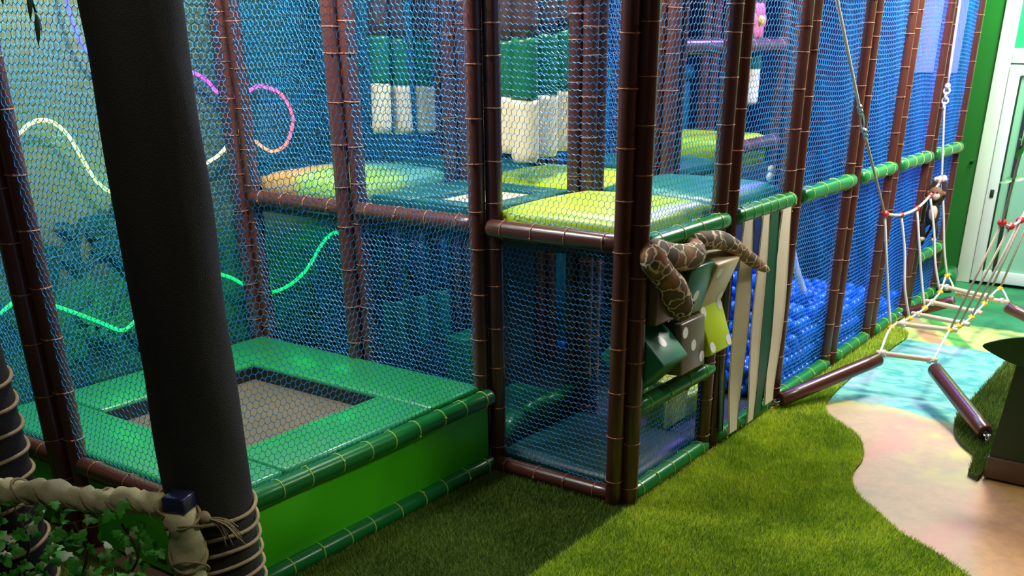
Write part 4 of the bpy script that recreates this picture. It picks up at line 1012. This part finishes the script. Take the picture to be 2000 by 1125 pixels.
# big flat leaf board
lb = MB(); outl = []
for k in range(40):
    a = 2*PI*k/40; yy = math.cos(a); zz = math.sin(a)
    outl.append((0.27*yy*(1.0 if yy < 0 else 1.0), 0.082*zz*(1-0.55*max(0, yy)**2)+0.02*yy*0))
vs = [(-0.005, y, z) for y, z in outl]+[(0.015, y, z) for y, z in outl]; n = len(outl)
lb.add(vs, [tuple(range(n-1, -1, -1)), tuple(range(n, 2*n))]+[(i, (i+1) % n, n+(i+1) % n, n+i) for i in range(n)], 0, False)
lbo = lb.build('leaf_board', M['leafboard'], tc, (-0.215, 0.165, 0.715), (0, 0, 0))

# ------------------------------------------------------------------ palm trunks
def trunk(name, label, axis0, r, coils, lean=(0, 0)):
    root = empty(name, (axis0[0], axis0[1], 0), label, 'palm')
    b = MB(); n = 40; m = 60; vs = []; fs = []
    H = 3.28
    for j in range(m+1):
        z = H*j/m
        for k in range(n):
            a = 2*PI*k/n; q = r*(1+0.02*math.sin(z*9+2*a)+0.012*math.sin(5*a+z*14))*(1.05-0.035*z/1.5)
            vs.append((q*math.cos(a)+lean[0]*z, q*math.sin(a)+lean[1]*z, z))
    for j in range(m):
        for k in range(n): fs.append((j*n+k, j*n+(k+1) % n, (j+1)*n+(k+1) % n, (j+1)*n+k))
    b.add(vs, fs); b.build('trunk', M['trunk'], root)
    # rope coil: a slanted helix
    z0, z1, turns = coils; N = int(turns*40); pts = []
    for i in range(N+1):
        t = i/N; a = 2*PI*turns*t; z = z0+(z1-z0)*t+0.004*math.sin(a*3.1)
        q = r*(1.05-0.035*z/1.5)*1.03+0.004; pts.append((q*math.cos(a)+lean[0]*z, q*math.sin(a)+lean[1]*z, z))
    b = MB(); b.tube(pts, 0.0062, 8); b.build('rope_coil', M['jute'], root)
    return root
trunk('palm_trunk', 'thick dark palm trunk in front of the trampoline with rope coiled round its foot', (-2.222, 0.243), 0.128, (0.05, 0.80, 14))
p2 = trunk('palm_trunk', 'dark palm trunk at the left edge of the photo with tan rope coils', (-2.535, 0.98), 0.128, (0.12, 1.16, 13))
# drooping frond of the left palm
def frond(root, pts, nl, L):
    P = smooth_path(pts, 10); b = MB(); b.tube(P, list(np.linspace(0.012, 0.003, len(P))), 6)
    for i in range(6, len(P), 1):
        t = i/len(P); d = (P[i]-P[i-1]).normalized()
        for s in (-1, 1):
            side = d.cross(Vector((0, 0, 1))).normalized()*s
            leaf_add(b, P[i], d*1.2+side*0.55+Vector((0, 0, -0.5)), (0, -0.4, 1), L*(1.0-0.45*t)*random.uniform(0.85, 1.1), 0.008, 0, 0.25)
    b.build('frond', M['fronddark'], root)
o2 = Vector((-2.535, 0.98, 0))
frond(p2, [Vector((-2.53, 0.98, 3.15))-o2, Vector((-2.46, 0.74, 3.06))-o2, Vector((-2.39, 0.56, 2.70))-o2, Vector((-2.348, 0.475, 2.19))-o2], 20, 0.13)
frond(p2, [Vector((-2.53, 0.98, 3.15))-o2, Vector((-2.56, 0.76, 3.05))-o2, Vector((-2.44, 0.64, 2.75))-o2, Vector((-2.385, 0.55, 2.26))-o2], 20, 0.10)

# ------------------------------------------------------------------ burlap wrapped railing
rl = empty('burlap_railing', (-2.42, 0.10, 0), 'railing wrapped in burlap and tied with twine before the trampoline', 'railing')
ro_ = Vector((-2.42, 0.10, 0)); R0 = Vector((-2.418, 0.198, 0.875)); R1 = Vector((-2.860, 1.293, 0.87))
N = 90; pts = []; rr = []
for i in range(N+1):
    t = i/N; p = R0.lerp(R1, t); ph = (t*15) % 1
    pts.append(p-ro_+Vector((0, 0, 0.006*math.sin(t*23)))); rr.append(0.029+0.011*math.sin(PI*ph)**0.5+0.004*math.sin(t*67+math.sin(t*31)*2))
def crumple(b, n, seed, tw):
    g = random.Random(seed)
    rings = len(b.v)//n
    for i in range(rings):
        ring = [Vector(b.v[i*n+k]) for k in range(n)]; c = sum(ring, Vector())/n
        for k in range(n):
            a = 2*PI*k/n; q = 1+0.09*math.sin(2*a+i*tw)+0.06*math.sin(5*a-i*tw*1.7)+g.uniform(-0.05, 0.05)
            b.v[i*n+k] = tuple(c+(ring[k]-c)*q)
b = MB(); b.tube(pts, rr, 16); crumple(b, 16, 3, 0.55); b.build('wrapped_bar', M['burlap'], rl)
b = MB()
for k in range(15):
    i = int(k/15*N); p = Vector(pts[i]); d = (R1-R0).normalized()
    ring = []
    sd = d.cross(Vector((0, 0, 1))).normalized()
    for q in range(20):
        a = 2*PI*q/20; ring.append(p+(sd*math.cos(a)+Vector((0, 0, 1))*math.sin(a))*(rr[i]+0.004)+d*0.03*math.sin(a))
    b.tube(ring, 0.0045, 6, closed=True)
for k in range(26):
    i = random.randrange(2, N-2); p = Vector(pts[i])+Vector((random.uniform(-0.02, 0.02), -0.02, 0.0)); b.tube(smooth_path([p+Vector((0, 0, 0.02)), p+Vector((random.uniform(-0.03, 0.03), -0.03, -0.02)), p+Vector((random.uniform(-0.05, 0.05), -0.02, -0.06))], 3), 0.0016, 4)
b.build('twine', M['jute'], rl)
pp = Vector((-2.387, 0.161, 0))-ro_
N = 50; pts = []; rr = []
for i in range(N+1):
    t = i/N; z = 0.02+0.84*t; ph = (t*9) % 1; pts.append(pp+Vector((0.003*math.sin(z*20), 0, z))); rr.append(0.045+0.006*math.sin(PI*ph)+0.002*math.sin(t*80))
b = MB(); b.tube(pts, rr, 18); crumple(b, 18, 5, 0.6); b.build('wrapped_post', M['burlap'], rl)
b = MB(); yw = math.atan2((R1-R0).y, (R1-R0).x); mtx = Matrix.Translation(pp+Vector((0, 0, 0.90))) @ Matrix.Rotation(yw, 4, 'Z')
b.rbox((-0.036, -0.036, -0.04), (0.036, 0.036, 0.012), 0.006, 0, mtx); b.build('post_cap', M['capmetal'], rl)
b = MB()
for z, s in ((0.84, 0.02), (0.80, -0.03), (0.72, 0.05), (0.66, -0.05), (0.56, 0.04), (0.48, -0.05), (0.36, 0.04)):
    ring = []
    for q in range(24):
        a = 2*PI*q/24; ring.append(pp+Vector((0.054*math.cos(a), 0.054*math.sin(a), z+s*math.sin(a+0.8))))
    b.tube(ring, 0.0045, 6, closed=True)
kn = pp+Vector((0.045, -0.045, 0.83)); b.sphere(kn, 0.02, 10, 7)
for k in range(22):
    e = kn+Vector((random.uniform(0.02, 0.09), random.uniform(-0.07, -0.01), random.uniform(-0.12, -0.05))); b.tube(smooth_path([kn, kn.lerp(e, 0.5)+Vector((0.01, -0.01, 0.01)), e], 3), 0.0018, 4)
b.build('twine', M['jute'], rl)

# ------------------------------------------------------------------ ivy on the railing
def ivy(label, pts, n, seed, pale=0.04):
    g = random.Random(seed); P = smooth_path(pts, 8); o = Vector(P[0])
    root = empty('ivy_vine', o, label, 'ivy')
    b = MB(); b.tube([p-o for p in P], 0.004, 6); b.build('stem', M['stem'], root)
    b = MB()
    for k in range(n):
        p = P[g.randrange(len(P))]-o+Vector((g.gauss(0, 0.045), g.gauss(0, 0.045), g.gauss(0, 0.045)))
        d = Vector((g.uniform(-1, 1), g.uniform(-1, 0.6), g.uniform(-1.1, 0.3))); nr = Vector((-0.55+g.uniform(-0.5, 0.5), -0.75+g.uniform(-0.5, 0.5), 0.6+g.uniform(-0.5, 0.5)))
        ivy_leaf(b, p, d, nr, g.uniform(0.022, 0.04), 1 if g.random() < pale else 0)
    b.build('foliage', [M['leafgreen'], M['leafpale']], root)
Rp = lambda t, dz, dy=0.0: tuple(R0.lerp(R1, t)+Vector((-0.03+dy, -0.05, dz)))
ivy('ivy vine hanging from the railing at the left corner', [Rp(0.62, 0.0), Rp(0.58, -0.12), Rp(0.62, -0.28), Rp(0.56, -0.5)], 60, 1)
ivy('ivy vine with pale leaves hanging beside the left palm coils', [Rp(0.44, -0.04), Rp(0.42, -0.15), Rp(0.46, -0.28), Rp(0.42, -0.5)], 55, 2, 0.10)
ivy('dense ivy vine hanging below the middle of the railing', [Rp(0.27, -0.06), Rp(0.25, -0.16), Rp(0.29, -0.3), Rp(0.25, -0.5)], 75, 3, 0.06)
ivy('ivy vine hanging right beside the wrapped railing post', [Rp(0.13, -0.05), Rp(0.10, -0.15), Rp(0.15, -0.28), Rp(0.11, -0.5)], 60, 4, 0.06)
ivy('low ivy tangle along the floor under the railing', [Rp(0.66, -0.42), Rp(0.45, -0.40), Rp(0.28, -0.42), Rp(0.12, -0.40)], 110, 5, 0.03)

# ------------------------------------------------------------------ jungle plants at the mural
def jungle(label, base, n, L, mat, seed, up_=0.6):
    g = random.Random(seed); root = empty('jungle_plant', base, label, 'artificial plant')
    for k in range(n):
        a = g.uniform(-1.3, 1.3); d = Vector((math.sin(a), -0.04*g.random(), math.cos(a)*g.uniform(0.5, 1.0)*up_+g.uniform(-0.3, 0.2)))
        P = smooth_path([(0, 0, 0), d*L*0.5+Vector((0, 0, 0.06)), d*L], 8); b = MB(); b.tube(P, 0.005, 6)
        for i in range(8, len(P)):
            dd = (P[i]-P[i-1]).normalized()
            for s in (-1, 1):
                sd = dd.cross(Vector((0, -1, 0))).normalized()*s
                leaf_add(b, P[i], sd+dd*0.5, (0, -1, 0.1), L*0.34*math.sin(PI*min(0.95, (i-6)/len(P)*1.2)), L*0.055, 0, 0.05)
        b.build('frond', M[mat], root)
jungle('dark split leaf plant against the mural behind the trampoline, above the green rope', (-0.98, 2.785, 1.02), 11, 0.36, 'jungledark', 1)
jungle('bright green split leaf plant lit by the green rope behind the trampoline', (-0.92, 2.785, 0.60), 11, 0.30, 'jungleleaf', 2)
jungle('dark split leaf plant half hidden behind the big palm trunk', (-0.66, 2.785, 1.05), 10, 0.34, 'jungledark', 3)
